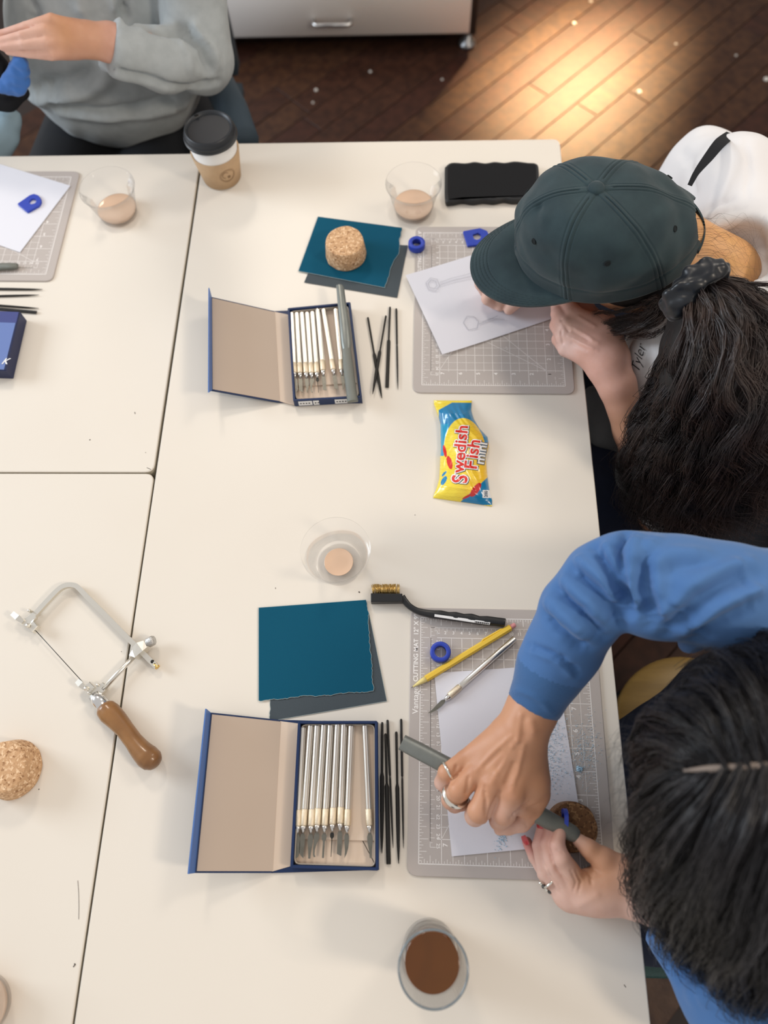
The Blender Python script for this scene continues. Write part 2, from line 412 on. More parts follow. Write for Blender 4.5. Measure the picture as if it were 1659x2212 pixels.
# ================================================================ cutting mats
M_MAT = pmat('translucent_grey_mat', (.475, .430, .405), .38, spec=.4, trans=0, bump=.05, bscale=1500)
M_PRINT = pmat('white_print', (.90, .87, .85), .6)
I_ = .0254
def mat_grid(o, a, L):
    """printed lines and figures of a 9 x 12 inch mat; ruled field 8 x 11; o = ruled corner, a = turn"""
    ca, sa = math.cos(a), math.sin(a); R2 = np.array([[ca, sa], [-sa, ca]])
    Vs = []; Fs = []; n = 0; w0 = .00062
    def ln(x0, y0, x1, y1, w=w0):
        nonlocal n
        d = np.array([x1 - x0, y1 - y0]) * I_; l = np.linalg.norm(d); u = d / l; v = np.array([-u[1], u[0]]) * w / 2
        A = np.array([x0, y0]) * I_; B = A + d
        for q in (A - v, B - v, B + v, A + v): Vs.append(q)
        Fs.append([n, n + 1, n + 2, n + 3]); n += 4
    for x in (0, 8): ln(x, 0, x, 11, .0009)
    for y in (0, 11): ln(0, y, 8, y, .0009)
    for i in range(1, 8): ln(i, 0, i, 1); ln(i, 1, i, 10); ln(i, 10.62, i, 11)
    for i in range(1, 16):
        if i % 2: ln(i / 2, .9, i / 2, 10, .00042)
    for i in range(1, 11): ln(.8, i, 8 if i < 10 else 7, i)
    for i in range(2, 20):
        if i % 2: ln(.9, i / 2, 7.1, i / 2, .00042)
    for k in range(1, 64):
        l = .34 if k % 8 == 4 else .2 if k % 4 == 2 else .12
        if k % 8: ln(k / 8, 0, k / 8, l, .00048); ln(k / 8, 11 - l, k / 8, 11, .00048)
    for k in range(1, 88):
        l = .34 if k % 8 == 4 else .42 if k % 8 == 0 else .2 if k % 4 == 2 else .12
        ln(0, k / 8, l, k / 8, .00048)
        if k % 8: ln(8 - l, k / 8, 8, k / 8, .00048)
    ln(7, 1, 1.5, 6.5, .00048); ln(7, 1, 1, 4.5, .00048); ln(1, 1, 5.5, 9, .00048)
    ln(.5, .67, .5, 10.5, .00048); ln(.5, 10.5, 6.6, 10.5, .00048); ln(.5, .67, .75, .67, .00048)
    for k in range(0, 50):
        l = .2 if k % 2 == 0 else .1
        yy = 10.5 - k * .5 / 2.54
        if yy > .67: ln(.5, yy, .5 + l, yy, .00042)
    for k in range(1, 31): l = .2 if k % 2 == 0 else .1; ln(.5 + k * .5 / 2.54, 10.5, .5 + k * .5 / 2.54, 10.5 - l, .00042)
    V2 = np.array(Vs) @ R2 + o; parts = [(np.c_[V2, np.full(len(V2), L)], Fs)]
    def tx(s, x, y, ang, size, off=0, it=0):
        p = (np.array([x, y]) * I_) @ R2 + o; u = np.array([math.cos(a + ang), math.sin(a + ang)])
        parts.append(text_at(s, p, u, size, L, it, off))
    up = math.pi / 2
    for i in range(1, 8): tx(str(8 - i), i + .26, .70, up, .0074, .02)
    for i in range(1, 10): tx(str(i), 7.28, i - .30, up, .0074, .02)
    for i in range(1, 26): tx(str(i), .78, 10.5 - i / 2.54 + .2 - .02, -up, .0056, .012)
    for i in range(1, 16): tx(str(i), .5 + i / 2.54 - .14, 10.18, 0, .0056, .012)
    tx('inch', 7.5, .42, up, .0030); tx('45\u00b0', 3.85, 4.3, up, .0042); tx('60\u00b0', 4.9, 2.4, up, .0042); tx('cm', .68, 10.32, 0, .0030)
    tx('Vantage', -.09, 6.36, up, .0100, .008); tx('CUTTING MAT  12" X 9"', -.12, 7.86, up, .0078, .022)
    return cat(*parts)
def cutting_mat(o, a, label):
    t = empty('cutting_mat', (*o, T), label, 'cutting mat', 'grey cutting mats'); ca, sa = math.cos(a), math.sin(a); R2 = np.array([[ca, sa], [-sa, ca]])
    P = roundpoly(np.array([(-.5, -.5), (8.5, -.5), (8.5, 11.5), (-.5, 11.5)]) * I_, .012) @ R2 + o
    V, Fc = slab(P, T, T + .0025, .0006); mk('mat_sheet', V, Fc, M_MAT, t, smooth=False)
    V, Fc = mat_grid(np.array(o), a, T + .00262); mk('printed_grid', V, Fc, M_PRINT, t, smooth=False, label='white printed rulings and figures')
    return t
H0 = .0026
cutting_mat((.01142482, -.03945092), -.01208, 'grey cutting mat under the hands of the person in blue')
cutting_mat((.01732889, .5799119), -.0140, 'grey cutting mat partly under the cap, sweets packet below it')
c_br = W(98.9, 592.6, H0); c_tr = W(153, 386, H0); aC = math.atan2(-(c_tr - c_br)[0], (c_tr - c_br)[1])
aC = math.atan2((c_tr - c_br)[1], (c_tr - c_br)[0]); oc = c_br[:2]
cutting_mat(oc, aC, 'grey cutting mat at the left frame edge, in front of the person in grey')

# ================================================================ papers and abrasive sheets
M_PAPER = pmat('tracing_paper', (.80, .80, .87), .6, alpha=.88, bump=.1, bscale=300)
M_PAPER2 = pmat('white_paper', (.72, .73, .80), .65)
M_PENCIL = pmat('pencil_line', (.40, .40, .45), .7)
M_TEAL = pmat('teal_abrasive', (.003, .082, .145), .75, spec=.15, var=.3, vscale=900, col2=(.004, .060, .11), bump=.35, bscale=2500, bdist=.0004)
M_TEALEDGE = pmat('torn_paper_edge', (.35, .42, .42), .8)
M_GREYAB = pmat('grey_abrasive', (.045, .062, .075), .62, var=.3, vscale=900, col2=(.035, .045, .055), bump=.35, bscale=2500, bdist=.0004)
def sheet(name, px, h, m, label, cat_, group=None, th=.0003, curl=None, parent=None):
    """thin sheet from its outline in pixels; interior gridded so it can lift by curl(x,y)"""
    P = np.array([W(x, y, h) for x, y in px])[:, :2]
    if len(P) == 4:
        n = 14; G = []; 
        for i in range(n + 1):
            for j in range(n + 1):
                u, v = i / n, j / n; q = (1 - u) * (1 - v) * P[0] + u * (1 - v) * P[1] + u * v * P[2] + (1 - u) * v * P[3]
                G.append((*q, T + h + (curl(u, v) if curl else 0)))
        G = np.array(G); B = G.copy(); B[:, 2] -= th; N = (n + 1) ** 2; Fs = []
        for i in range(n):
            for j in range(n):
                a = i * (n + 1) + j; Fs += [[a, a + n + 1, a + n + 2, a + 1], [N + a, N + a + 1, N + a + n + 2, N + a + n + 1]]
        ring = [i * (n + 1) for i in range(n)] + [n * (n + 1) + j for j in range(n)] + [i * (n + 1) + n for i in range(n, 0, -1)] + [j for j in range(n, 0, -1)]
        for a, b in zip(ring, ring[1:] + ring[:1]): Fs.append([a, b, N + b, N + a][::-1])
        if area2(P) < 0: Fs = [f[::-1] for f in Fs]
        return mk(name, np.concatenate([G, B]), Fs, m, parent, label=label, cat=cat_, group=group, smooth=False)
    V, Fc = slab(P, T + h - th, T + h, .00005); return mk(name, V, Fc, m, parent, label=label, cat=cat_, group=group, smooth=False)
HM = .0030
def torn(px, edges, h, z0lift=0):
    """outline with torn (ragged) edges between the listed corners"""
    out = []
    for i, p in enumerate(px):
        q = px[(i + 1) % len(px)]; out.append(p)
        if i in edges:
            L = math.hypot(q[0] - p[0], q[1] - p[1]); n = int(L / 4); nx, ny = -(q[1] - p[1]) / L, (q[0] - p[0]) / L; w = 0
            for k in range(1, n): w = w * .75 + random.uniform(-1.3, 1.3); t = k / n; out.append((p[0] + (q[0] - p[0]) * t + nx * w, p[1] + (q[1] - p[1]) * t + ny * w))
    return out
def abrasive(name, px, edges, h, m, label, cat_='sandpaper'):
    t = empty(name, (*W(*px[0], h)[:2], T + h), label, cat_, 'abrasive sheets'); o = torn(px, edges, h)
    P = np.array([W(x, y, h) for x, y in o])[:, :2]
    if edges:
        Q = inset(P if area2(P) > 0 else P[::-1], -.0005); V, Fc = slab(Q, T + h - .0004, T + h - .00012, .00005); mk('backing', V, Fc, M_TEALEDGE, t, smooth=False, label='pale torn paper backing')
    V, Fc = slab(P, T + h - .00012, T + h, .00003); mk('grit_face', V, Fc, m, t, smooth=False); return t
abrasive('sandpaper', [(583, 1495), (780, 1326), (797, 1326), (835, 1514), (584, 1557)], [4], .0012, M_GREYAB, 'dark grey sandpaper sheet under the big teal sheet, above the lower tool box')
abrasive('sandpaper', [(559, 1313), (790, 1296), (795, 1330), (797, 1375), (802, 1420), (806, 1492), (559, 1513)], [1, 2, 3, 4, 5], .0024, M_TEAL, 'large teal sandpaper sheet with torn right and lower edges')
abrasive('sandpaper', [(695, 520), (881, 530), (858, 643), (657, 610)], [], .0012, M_GREYAB, 'dark grey sandpaper sheet under the smaller teal sheet with the cork on it')
abrasive('sandpaper', [(687, 468), (868, 492), (858, 552), (843, 580), (831, 621), (645, 585)], [1, 2, 3], .0024, M_TEAL, 'smaller teal sandpaper sheet carrying the light cork')
sheet('sheet_of_paper', [(938, 1454), (976, 1850), (1263, 1822), (1202, 1436)], HM + .0006, M_PAPER, 'translucent paper covered in wax dust under the fist of the person in blue', 'paper',
      curl=lambda u, v: .0012 * math.sin(3.1 * v) * u * v)
pp = sheet('sheet_of_paper', [(876, 597), (955, 768), (1205, 684), (1128, 516)], HM + .0009, M_PAPER, 'translucent paper with pencil sketches of two rings, partly under the cap', 'paper',
      curl=lambda u, v: .003 * (1 - v) ** 4)
sheet('sheet_of_paper', [(43, 545), (152, 401), (-60, 336), (-170, 470)], HM + .0006, M_PAPER2, 'plain white paper on the left cutting mat', 'paper')
def penline(px, h, w=.0007, closed=False):
    P = np.array([W(x, y, h) for x, y in px]); P = np.vstack([P, P[:1]]) if closed else P
    parts = []
    for a, b in zip(P[:-1], P[1:]):
        d = (b - a)[:2]; d /= np.linalg.norm(d) + 1e-9; v = np.array([-d[1], d[0], 0]) * w / 2; parts.append((np.array([a - v, b - v, b + v, a + v]), [[0, 1, 2, 3]]))
    return cat(*parts)
hx = [(920, 611), (930, 600), (944, 603), (950, 617), (941, 629), (926, 626)]
hx2 = [(1001, 697), (1009, 683), (1024, 684), (1034, 694), (1030, 709), (1012, 713)]
sk = [penline(hx, HM + .0042, closed=True), penline([(925, 612), (931, 605), (941, 608), (944, 617), (938, 623), (928, 621)], HM + .0042, closed=True), penline(hx2, HM + .0030, closed=True),
      penline([(950, 610), (975, 601), (1005, 594), (1020, 589)], HM + .0042), penline([(950, 616), (976, 607), (1006, 600), (1030, 594)], HM + .0042),
      penline([(1034, 700), (1050, 694), (1075, 682)], HM + .0030), penline([(1042, 695), (1060, 688), (1090, 690)], HM + .0030)]
V, Fc = cat(*sk); mk('pencil_drawing', V, Fc, M_PENCIL, pp, smooth=False, label='faint pencil outlines of rings', kind='stuff')

# ================================================================ cork blocks
def cork_mat(name, base, dark, light):
    m = bpy.data.materials.new(name); m.use_nodes = True; nt = m.node_tree; b = nt.nodes['Principled BSDF']; L = nt.links.new
    tc = _nd(nt, 'ShaderNodeTexCoord'); v = _nd(nt, 'ShaderNodeTexVoronoi'); v.inputs['Scale'].default_value = 430; v.inputs['Randomness'].default_value = 1
    n = _nd(nt, 'ShaderNodeTexNoise'); n.inputs['Scale'].default_value = 200; n.inputs['Detail'].default_value = 4
    ad = _nd(nt, 'ShaderNodeMixRGB'); ad.blend_type = 'ADD'; ad.inputs[0].default_value = .006
    L(tc.outputs['Object'], n.inputs['Vector']); L(tc.outputs['Object'], ad.inputs[1]); L(n.outputs['Color'], ad.inputs[2]); L(ad.outputs[0], v.inputs['Vector'])
    sx = _nd(nt, 'ShaderNodeSeparateColor'); L(v.outputs['Color'], sx.inputs[0])
    r = _nd(nt, 'ShaderNodeValToRGB'); e = r.color_ramp.elements; e[0].color = (*dark, 1); e[0].position = 0; e[1].color = (*light, 1); e[1].position = 1
    x = e.new(.16); x.color = (*[c * .9 for c in base], 1); x = e.new(.7); x.color = (*base, 1); L(sx.outputs[0], r.inputs[0]); L(r.outputs[0], b.inputs['Base Color'])
    bu = _nd(nt, 'ShaderNodeBump'); bu.inputs['Strength'].default_value = .5; bu.inputs['Distance'].default_value = .0008; L(v.outputs['Distance'], bu.inputs['Height']); L(bu.outputs[0], b.inputs['Normal'])
    b.inputs['Roughness'].default_value = .85; return m
M_CORK = cork_mat('light_cork', (.60, .36, .19), (.28, .13, .05), (.86, .62, .40))
M_CORKB = cork_mat('brown_cork', (.20, .095, .040), (.055, .025, .012), (.42, .24, .11))
def cork(c, rb, rt, h, m, label, tilt=None):
    pr = [(rb * .9, 0), (rb * .985, .0012), (rb, .003), (rt, h - .002), (rt * .985, h - .0005), (rt * .95, h), (rt * .5, h + .0002), (.0005, h)]
    V, Fc = lathe(pr, (0, 0, 0), 64); V = V + .0005 * wob(V, 260, 3)[:, None] * np.array([1, 1, .4]); V[:, 2] = np.maximum(V[:, 2], 0); V += c
    return mk('cork_block', V, Fc, m, label=label, cat='cork block', group='cork filing blocks', angle=35)
p = W(748, 552, .0026); cork(p, .0315, .0290, .032, M_CORK, 'light cork block standing on the smaller teal sandpaper')
p = W(31, 1662, 0); cork(p, .0340, .0285, .032, M_CORK, 'light cork block at the left frame edge, below the saw frame')
p = W(1240, 1786, .030); p[2] = T + H0; cork(p, .0270, .0255, .030, M_CORKB, 'brown dusty cork block on the cutting mat beside the hand with the file')

# ================================================================ clear plastic cups, glass, paper cup
def thin_clear(name, col, blend, gain):
    """thin clear wall: see-through, with a sheen that grows at grazing angles"""
    m = bpy.data.materials.new(name); m.use_nodes = True; nt = m.node_tree; nt.nodes.remove(nt.nodes['Principled BSDF']); L = nt.links.new
    tr = _nd(nt, 'ShaderNodeBsdfTransparent'); tr.inputs[0].default_value = (*col, 1); gl = _nd(nt, 'ShaderNodeBsdfGlossy'); gl.inputs['Roughness'].default_value = .05
    lw = _nd(nt, 'ShaderNodeLayerWeight'); lw.inputs[0].default_value = blend; ml = _nd(nt, 'ShaderNodeMath'); ml.operation = 'MULTIPLY'; ml.inputs[1].default_value = gain; mx = _nd(nt, 'ShaderNodeMixShader')
    L(lw.outputs['Fresnel'], ml.inputs[0]); L(ml.outputs[0], mx.inputs[0]); L(tr.outputs[0], mx.inputs[1]); L(gl.outputs[0], mx.inputs[2]); L(mx.outputs[0], nt.nodes['Material Output'].inputs[0]); return m
M_CLEAR = thin_clear('clear_plastic', (.993, .993, .995), .18, .42)
M_GLASS = thin_clear('clear_glass', (.97, .975, .98), .12, .55)
M_RIM = pmat('glass_rim', (.16, .19, .21), .06, spec=.9)
M_CIDER = pmat('peach_drink', (.86, .60, .42), .06, spec=.5, alpha=.80)
M_COFFEE = pmat('milky_coffee', (.115, .038, .006), .05, spec=.5, sss=.3)
def plastic_cup(c, label, fill=.013, h=.056, R=.042, r=.029, fr=1.0):
    t = empty('plastic_cup', c, label, 'plastic cup', 'clear plastic cups'); w = .0009
    rr = lambda z: r + (R - r) * z / h
    pr = [(0.0005, .003), (r * .6, .0026), (r * .86, .0022), (r * .95, 0), (r, .0006), (rr(.006), .006), (rr(h * .5), h * .5), (rr(h - .003), h - .003), (R + .0014, h - .0022), (R + .0014, h - .0006), (R, h),
          (R - w, h - .0006), (rr(h * .5) - w, h * .5), (rr(.007) - w, .007), (rr(.004) - w - .002, .0042), (r * .6, .0038), (.0005, .0042)]
    V, Fc = lathe(pr, c, 64, cap=False); mk('cup_wall', V, Fc, M_CLEAR, t)
    ri = [rr(.0055) - w - .0015, rr(fill) - w - .0003]
    V, Fc = lathe([(.0005, .0044), (ri[0] * .8 * fr, .0044), (ri[0] * fr, .006), (ri[1] * fr, fill - .0003), ((ri[1] - .0012) * fr, fill - .0006), (ri[1] * .5 * fr, fill - .0008), (.0005, fill - .0008)], c, 48); mk('drink', V, Fc, M_CIDER, t, label='peach coloured drink in the bottom')
    return t
plastic_cup(W(258, 462, 0), 'clear plastic cup beside the left cutting mat, near the paper coffee cup')
plastic_cup(W(893, 454, 0), 'clear plastic cup beside the black phone')
plastic_cup(W(733, 1219, 0), 'clear plastic cup in the middle of the table, above the large teal sheet', fill=.010, fr=.62)
plastic_cup(W(-34, 2168, 0), 'clear plastic cup cut off by the lower left corner of the frame', fill=.02)

g0 = W(928, 2047, 0); t = empty('drinking_glass', g0, 'tall glass half filled with milky coffee at the bottom of the table', 'glass')
h = .128; rb, rt, w = .0285, .0322, .0022
pr = [(.0005, 0), (rb * .9, 0), (rb, .0015), (rb + (rt - rb) * .5, h * .5), (rt, h - .001), (rt - w * .5, h), (rt - w, h - .001), (rb + (rt - rb) * .5 - w, h * .5), (rb - w, .012), (rb - w - .003, .008), (.0005, .0075)]
V, Fc = lathe(pr, g0, 72, cap=False); mk('glass_wall', V, Fc, M_GLASS, t)
V, Fc = lathe([(rt - w * .8, h - .0012), (rt + .0002, h - .0012), (rt + .0003, h), (rt - w * .4, h + .0005), (rt - w * .8, h)], g0, 72, cap=False); Fc += [[4 * 72 + i, 4 * 72 + (i + 1) % 72, (i + 1) % 72, i] for i in range(72)]; mk('glass_rim', V, Fc, M_RIM, t)
fz = .094; rf = (rb + (rt - rb) * fz / h - w) * .90
V, Fc = lathe([(.0005, .0078), ((rb - w - .0035) * .9, .0083), ((rb - w - .0003) * .9, .0123), (rf - .0002, fz), (rf - .0012, fz - .0005), (.0005, fz - .0006)], g0, 64); mk('coffee', V, Fc, M_COFFEE, t, label='milky brown coffee')

M_LID = pmat('matt_black_lid', (.018, .021, .026), .42, spec=.5)
M_WCUP = pmat('white_paper_cup', (.78, .77, .75), .5)
M_KRAFT = pmat('kraft_sleeve', (.50, .34, .20), .75, var=.4, vscale=120, col2=(.44, .29, .165))
M_INK = pmat('brown_ink', (.27, .17, .09), .7)
c = W(481, 383, 0); t = empty('paper_cup', c, 'takeaway coffee cup with black lid and kraft sleeve on the table seam', 'paper cup')
hc = .084; rb, rt = .0290, .0390
V, Fc = lathe([(.0005, .003), (rb - .002, .003), (rb - .001, 0), (rb, .0005), (rt, hc), (rt - .002, hc), (.001, hc - .001)], c, 56); mk('cup_body', V, Fc, M_WCUP, t)
e = .0016; rz = lambda z: rb + (rt - rb) * z / hc
V, Fc = lathe([(rz(.004) + e * .4, .003), (rz(.004) + e, .003), (rz(.056) + e + .0014, .056), (rz(.056) + .0004, .056), (rz(.02) + .0003, .02)], c, 56, cap=False); sl = mk('sleeve', V, Fc, M_KRAFT, t, label='brown kraft cardboard sleeve')
parts = []
ang0 = -1.02                                  # stamp on the side facing the viewer
def onsl(u, v): a = ang0 + u / .034; z = .031 + v; r = rz(z) + e + .0014 * (z / .056) + .0004; return (c[0] + r * math.cos(a), c[1] + r * math.sin(a), c[2] + z)
for rad in (.0125, .0108):
    parts.append(tube([onsl(rad * math.cos(k * .1745), rad * math.sin(k * .1745)) for k in range(36)], .00022, 4, closed=True))
parts.append(tube([onsl(-.003 + .005 * math.cos(k * .3), .002 + .006 * math.sin(k * .3)) for k in range(2, 16)], .0005, 4))
parts.append(tube([onsl(.002 + .0018 * math.cos(k * .6), -.003 + .0018 * math.sin(k * .6)) for k in range(11)], .0009, 4))
V, Fc = cat(*parts); mk('stamp', V, Fc, M_INK, sl, label='round printed stamp with a bird-like mark')
zl = hc - .004; V, Fc = lathe([(rt + .0012, zl), (rt + .003, zl + .0006), (rt + .0032, zl + .003), (rt + .0018, zl + .0042), (rt + .0026, zl + .0055), (rt + .0020, zl + .008), (rt + .0005, zl + .0085), (rt - .001, zl + .0155), (rt - .0025, zl + .017),
                          (rt - .0045, zl + .0163), (rt - .0065, zl + .012), (rt * .5, zl + .0113), (.0005, zl + .011)], c, 64); lid = mk('lid', V, Fc, M_LID, t, angle=50)
V, Fc = slab([(c[0] - .022 + .004 * math.cos(a), c[1] + .026 + .0022 * math.sin(a)) for a in np.linspace(0, 6.28, 13)[:-1]], c[2] + zl + .016, c[2] + zl + .0172, .00048); mk('sip_hole', V, Fc, pmat('deep_black', (.002, .002, .002), .9), lid)

# ================================================================ phone
M_PHONE = pmat('black_rubber_case', (.010, .011, .013), .55)
M_SCREEN = pmat('dark_screen', (.004, .004, .005), .25, spec=.3)
px = [(961, 360), (975, 350), (1005, 351), (1025, 348), (1048, 351), (1068, 348), (1090, 350), (1112, 347), (1140, 350), (1158, 352), (1164, 364), (1164, 415), (1157, 427), (1112, 432), (1090, 429), (1068, 433), (1045, 431), (1022, 434), (1000, 431), (975, 435), (962, 428)]
P = np.array([W(x, y, .011) for x, y in px])[:, :2]; t = empty('phone', (*P.mean(0), T), 'black phone in a wavy-edged rubber case lying face up', 'phone')
P = spl(np.vstack([P, P[:1]]), 4)[:-1]; V, Fc = slab(P, T, T + .011, .0018, True); mk('case', V, Fc, M_PHONE, t, angle=40)
Q = inset(P if area2(P) > 0 else P[::-1], .0045); V, Fc = slab(Q, T + .0105, T + .0112, .0002); mk('screen', V, Fc, M_SCREEN, t, smooth=False)

# ================================================================ blue wax pieces
M_WAX = pmat('blue_carving_wax', (.018, .050, .42), .42, sss=.25, spec=.5, var=.2, vscale=300, col2=(.03, .09, .55))
def wax_ring(c, R, r, h, label):
    pr = [(r, .0006), (r + .0006, 0), (R - .0008, 0), (R, .001), (R, h - .001), (R - .001, h), (r + .0008, h), (r, h - .0006)]
    V, Fc = lathe(pr, c, 48, cap=False); n = 48; Fc += [[7 * n + i, 7 * n + (i + 1) % n, (i + 1) % n, i] for i in range(n)]
    return mk('wax_ring', V, Fc, M_WAX, label=label, cat='wax ring', group='blue carving wax', angle=50)
wax_ring(W(900, 534, .0026), .0130, .0068, .011, 'thick blue wax ring on the corner of the upper cutting mat')
wax_ring(W(951, 1411, .0026), .0125, .0072, .010, 'thick blue wax ring touching the yellow pencil')
def wax_slab(px, hole, rh, h0, th, label):
    P = np.array([W(x, y, h0 + th) for x, y in px])[:, :2]; hc_ = W(*hole, h0 + th)[:2]
    P = P if area2(P) > 0 else P[::-1]; P = roundpoly(P, .0015, 2); a = np.arctan2(P[:, 1] - hc_[1], P[:, 0] - hc_[0]); n = len(P)
    inn = np.c_[hc_[0] + rh * np.cos(a), hc_[1] + rh * np.sin(a)]
    z0, z1 = T + h0, T + h0 + th; V = np.concatenate([np.c_[P, np.full(n, z0)], np.c_[P, np.full(n, z1 - .0006)], np.c_[inset(P, .0006), np.full(n, z1)], np.c_[inn, np.full(n, z1)], np.c_[inn, np.full(n, z0)]])
    Fs = [[k * n + i, k * n + (i + 1) % n, ((k + 1) % 5) * n + (i + 1) % n, ((k + 1) % 5) * n + i] for k in range(5) for i in range(n)]
    return mk('wax_tag', V, Fs, M_WAX, label=label, cat='wax blank', group='blue carving wax', angle=40)
wax_slab([(37, 440), (59, 458), (84, 444), (89, 436), (88, 428), (82, 421), (73, 418), (64, 421)], (70, 435), .0062, HM + .0006, .0035, 'blue wax blank with a hole on the white paper at left')
wax_slab([(1000, 499), (1010, 531), (1030, 529), (1048, 524), (1058, 510), (1052, 498), (1037, 492)], (1030, 510), .0070, HM, .0035, 'blue wax blank with a hole beside the peak of the cap')

# ================================================================ tool boxes
M_NAVY = pmat('navy_paper_cover', (.005, .022, .085), .45, spec=.45, bump=.08, bscale=900)
M_NAVYL = pmat('blue_cover_flap', (.07, .16, .42), .45, spec=.5)
M_BEIGE = pmat('beige_board_lining', (.50, .405, .33), .75, var=.2, vscale=8, col2=(.45, .36, .29))
M_BEIGEL = pmat('pale_board_insert', (.64, .52, .42), .7)
M_LABEL = pmat('white_sticker', (.80, .80, .80), .5)
M_ALU = pmat('ribbed_aluminium', (.80, .77, .71), .30, 1)
M_KNURL = pmat('knurled_pale_brass', (.80, .70, .54), .42, 1, bump=.8, bscale=1400, bdist=.0006)
M_STEELT = pmat('bright_steel_taper', (.70, .68, .65), .15, 1)
M_BLADE = pmat('dull_steel_blade', (.20, .195, .17), .38, .8, var=.5, vscale=120, col2=(.14, .135, .11))
M_BLADED = pmat('blackened_blade', (.03, .03, .028), .4, .6)
def quad3(q, th, up=1):
    q = np.array(q, float); n = np.cross(q[1] - q[0], q[2] - q[0]); n /= np.linalg.norm(n)
    if n[2] < 0: n = -n
    B = q - n * th; V = np.concatenate([B, q]); Fs = [[3, 2, 1, 0], [4, 5, 6, 7]] + [[i, (i + 1) % 4, 4 + (i + 1) % 4, 4 + i] for i in range(4)]
    return V, Fs, n
def shrink(q, m): q = np.array(q, float); c = q.mean(0); return c + (q - c) * np.array([1 - m / max(np.linalg.norm(p - c), 1e-6) for p in q])[:, None]
def ringwall(P, w, z0, z1):
    P = np.asarray(P)[:, :2]; P = P if area2(P) > 0 else P[::-1]; I = inset(P, w); n = len(P)
    V = np.concatenate([np.c_[P, np.full(n, z0)], np.c_[P, np.full(n, z1 - .0005)], np.c_[inset(P, .0005), np.full(n, z1)], np.c_[inset(P, w - .0005), np.full(n, z1)], np.c_[I, np.full(n, z1 - .0005)], np.c_[I, np.full(n, z0)]])
    return V, [[k * n + i, k * n + (i + 1) % n, ((k + 1) % 6) * n + (i + 1) % n, ((k + 1) % 6) * n + i] for k in range(6) for i in range(n)]
TH = .017
def tool_box(rim, spine, lidq, flap, label, lift=.030, fl=.046):
    c = np.mean([W(x, y, TH) for x, y in rim], 0); t = empty('tool_box', (c[0], c[1], T), label, 'tool box', 'boxes of wax carving tools')
    P = roundpoly([W(x, y, TH)[:2] for x, y in rim], .002, 2)
    cover = [W(*spine[0], .0022), W(*rim[1], .0022), W(*rim[2], .0022), W(*spine[1], .0022)]
    base_q = [np.array([*inset(roundpoly([W(x, y, TH)[:2] for x, y in rim], .0001, 1) if False else np.array([W(x, y, TH)[:2] for x, y in rim]), 0)[i], T + .0022]) for i in range(4)]
    q = [W(*spine[0], .0022), base_q[0], base_q[3], W(*spine[1], .0022)]
    V, Fc = slab([p[:2] for p in (q[0], base_q[1], base_q[2], q[3])], T + .0003, T + .0024, .0003); mk('cover_base', V, Fc, M_NAVY, t, smooth=False)
    V, Fc = slab([p[:2] for p in shrink([q[0], base_q[0], base_q[3], q[3]], .0015)], T + .0022, T + .0029, .0001); mk('spine_lining', V, Fc, M_BEIGEL, t, smooth=False, label='beige lining of the spine')
    V, Fc = ringwall(P, .0032, T + .0022, T + TH); tr = mk('tray', V, Fc, M_NAVY, t, smooth=False)
    PI = inset(P if area2(P) > 0 else P[::-1], .0028)
    V, Fc = slab(PI, T + .0023, T + .0045, .0001); mk('tray_floor', V, Fc, M_BEIGEL, tr, smooth=False)
    V, Fc = ringwall(roundpoly(inset(np.array([W(x, y, TH)[:2] for x, y in rim])[:, :2] if area2(np.array([W(x, y, TH)[:2] for x, y in rim])) > 0 else np.array([W(x, y, TH)[:2] for x, y in rim])[::-1], .0034), .007, 5), .0012, T + .0045, T + TH - .003)
    mk('inner_liner', V, Fc, pmat('greyish_liner', (.42, .37, .31), .6), tr, smooth=False)
    rq = [np.array([*p[:2], T + TH]) for p in [W(x, y, TH) for x, y in rim]]
    e = lambda u, v: (1 - v) * ((1 - u) * rq[0] + u * rq[1]) + v * ((1 - u) * rq[3] + u * rq[2])
    V, Fc = slab([e(.045, .02)[:2], e(.95, .02)[:2], e(.95, .815)[:2], e(.045, .815)[:2]], T + .0045, T + .0068, .0004); mk('card_insert', V, Fc, M_BEIGE if False else M_BEIGEL, tr, smooth=False, label='pale card platform under the handles')
    # lid
    L = [W(*lidq[0], lift), W(*spine[0], .003), W(*spine[1], .003), W(*lidq[1], lift)]
    V, Fc, n = quad3(L, .0022); lid = mk('lid', V, Fc, M_NAVY, t, smooth=False)
    V, Fc, n = quad3(np.array([L[0] + (L[1] - L[0]) * .022 + (L[3] - L[0]) * .012, L[1] + (L[2] - L[1]) * .012 + (L[1] - L[0]) * .012, L[2] + (L[1] - L[2]) * .012 + (L[2] - L[3]) * .012, L[3] + (L[2] - L[3]) * .022 + (L[0] - L[3]) * .012]) + n * .0005, .0006); mk('lid_lining', V, Fc, M_BEIGE, lid, smooth=False, label='beige lining of the lid')
    fq = [W(*flap[0], fl), L[0] + n * .0004, L[3] + n * .0004, W(*flap[1], fl)]
    V, Fc, n2 = quad3(fq, .0016); mk('front_flap', V, Fc, M_NAVYL, lid, smooth=False, label='lighter blue closing flap turned up')
    return t, e, tr
boxA, eA, trA = tool_box([(643.6, 1557), (815.8, 1557), (818, 1881), (626.5, 1875)], [(605, 1555), (587, 1886)], [(455, 1539), (421, 1886)], [(446, 1531), (408, 1888)],
               'open tool box at the bottom of the table holding nine carving tools')
boxB, eB, trB = tool_box([(621, 665), (757, 652), (782, 858), (633, 866)], [(592, 672), (603, 869)], [(455, 641), (456, 843)], [(450, 622), (449, 848)],
               'open tool box in the upper half of the table, a big file lying across it')
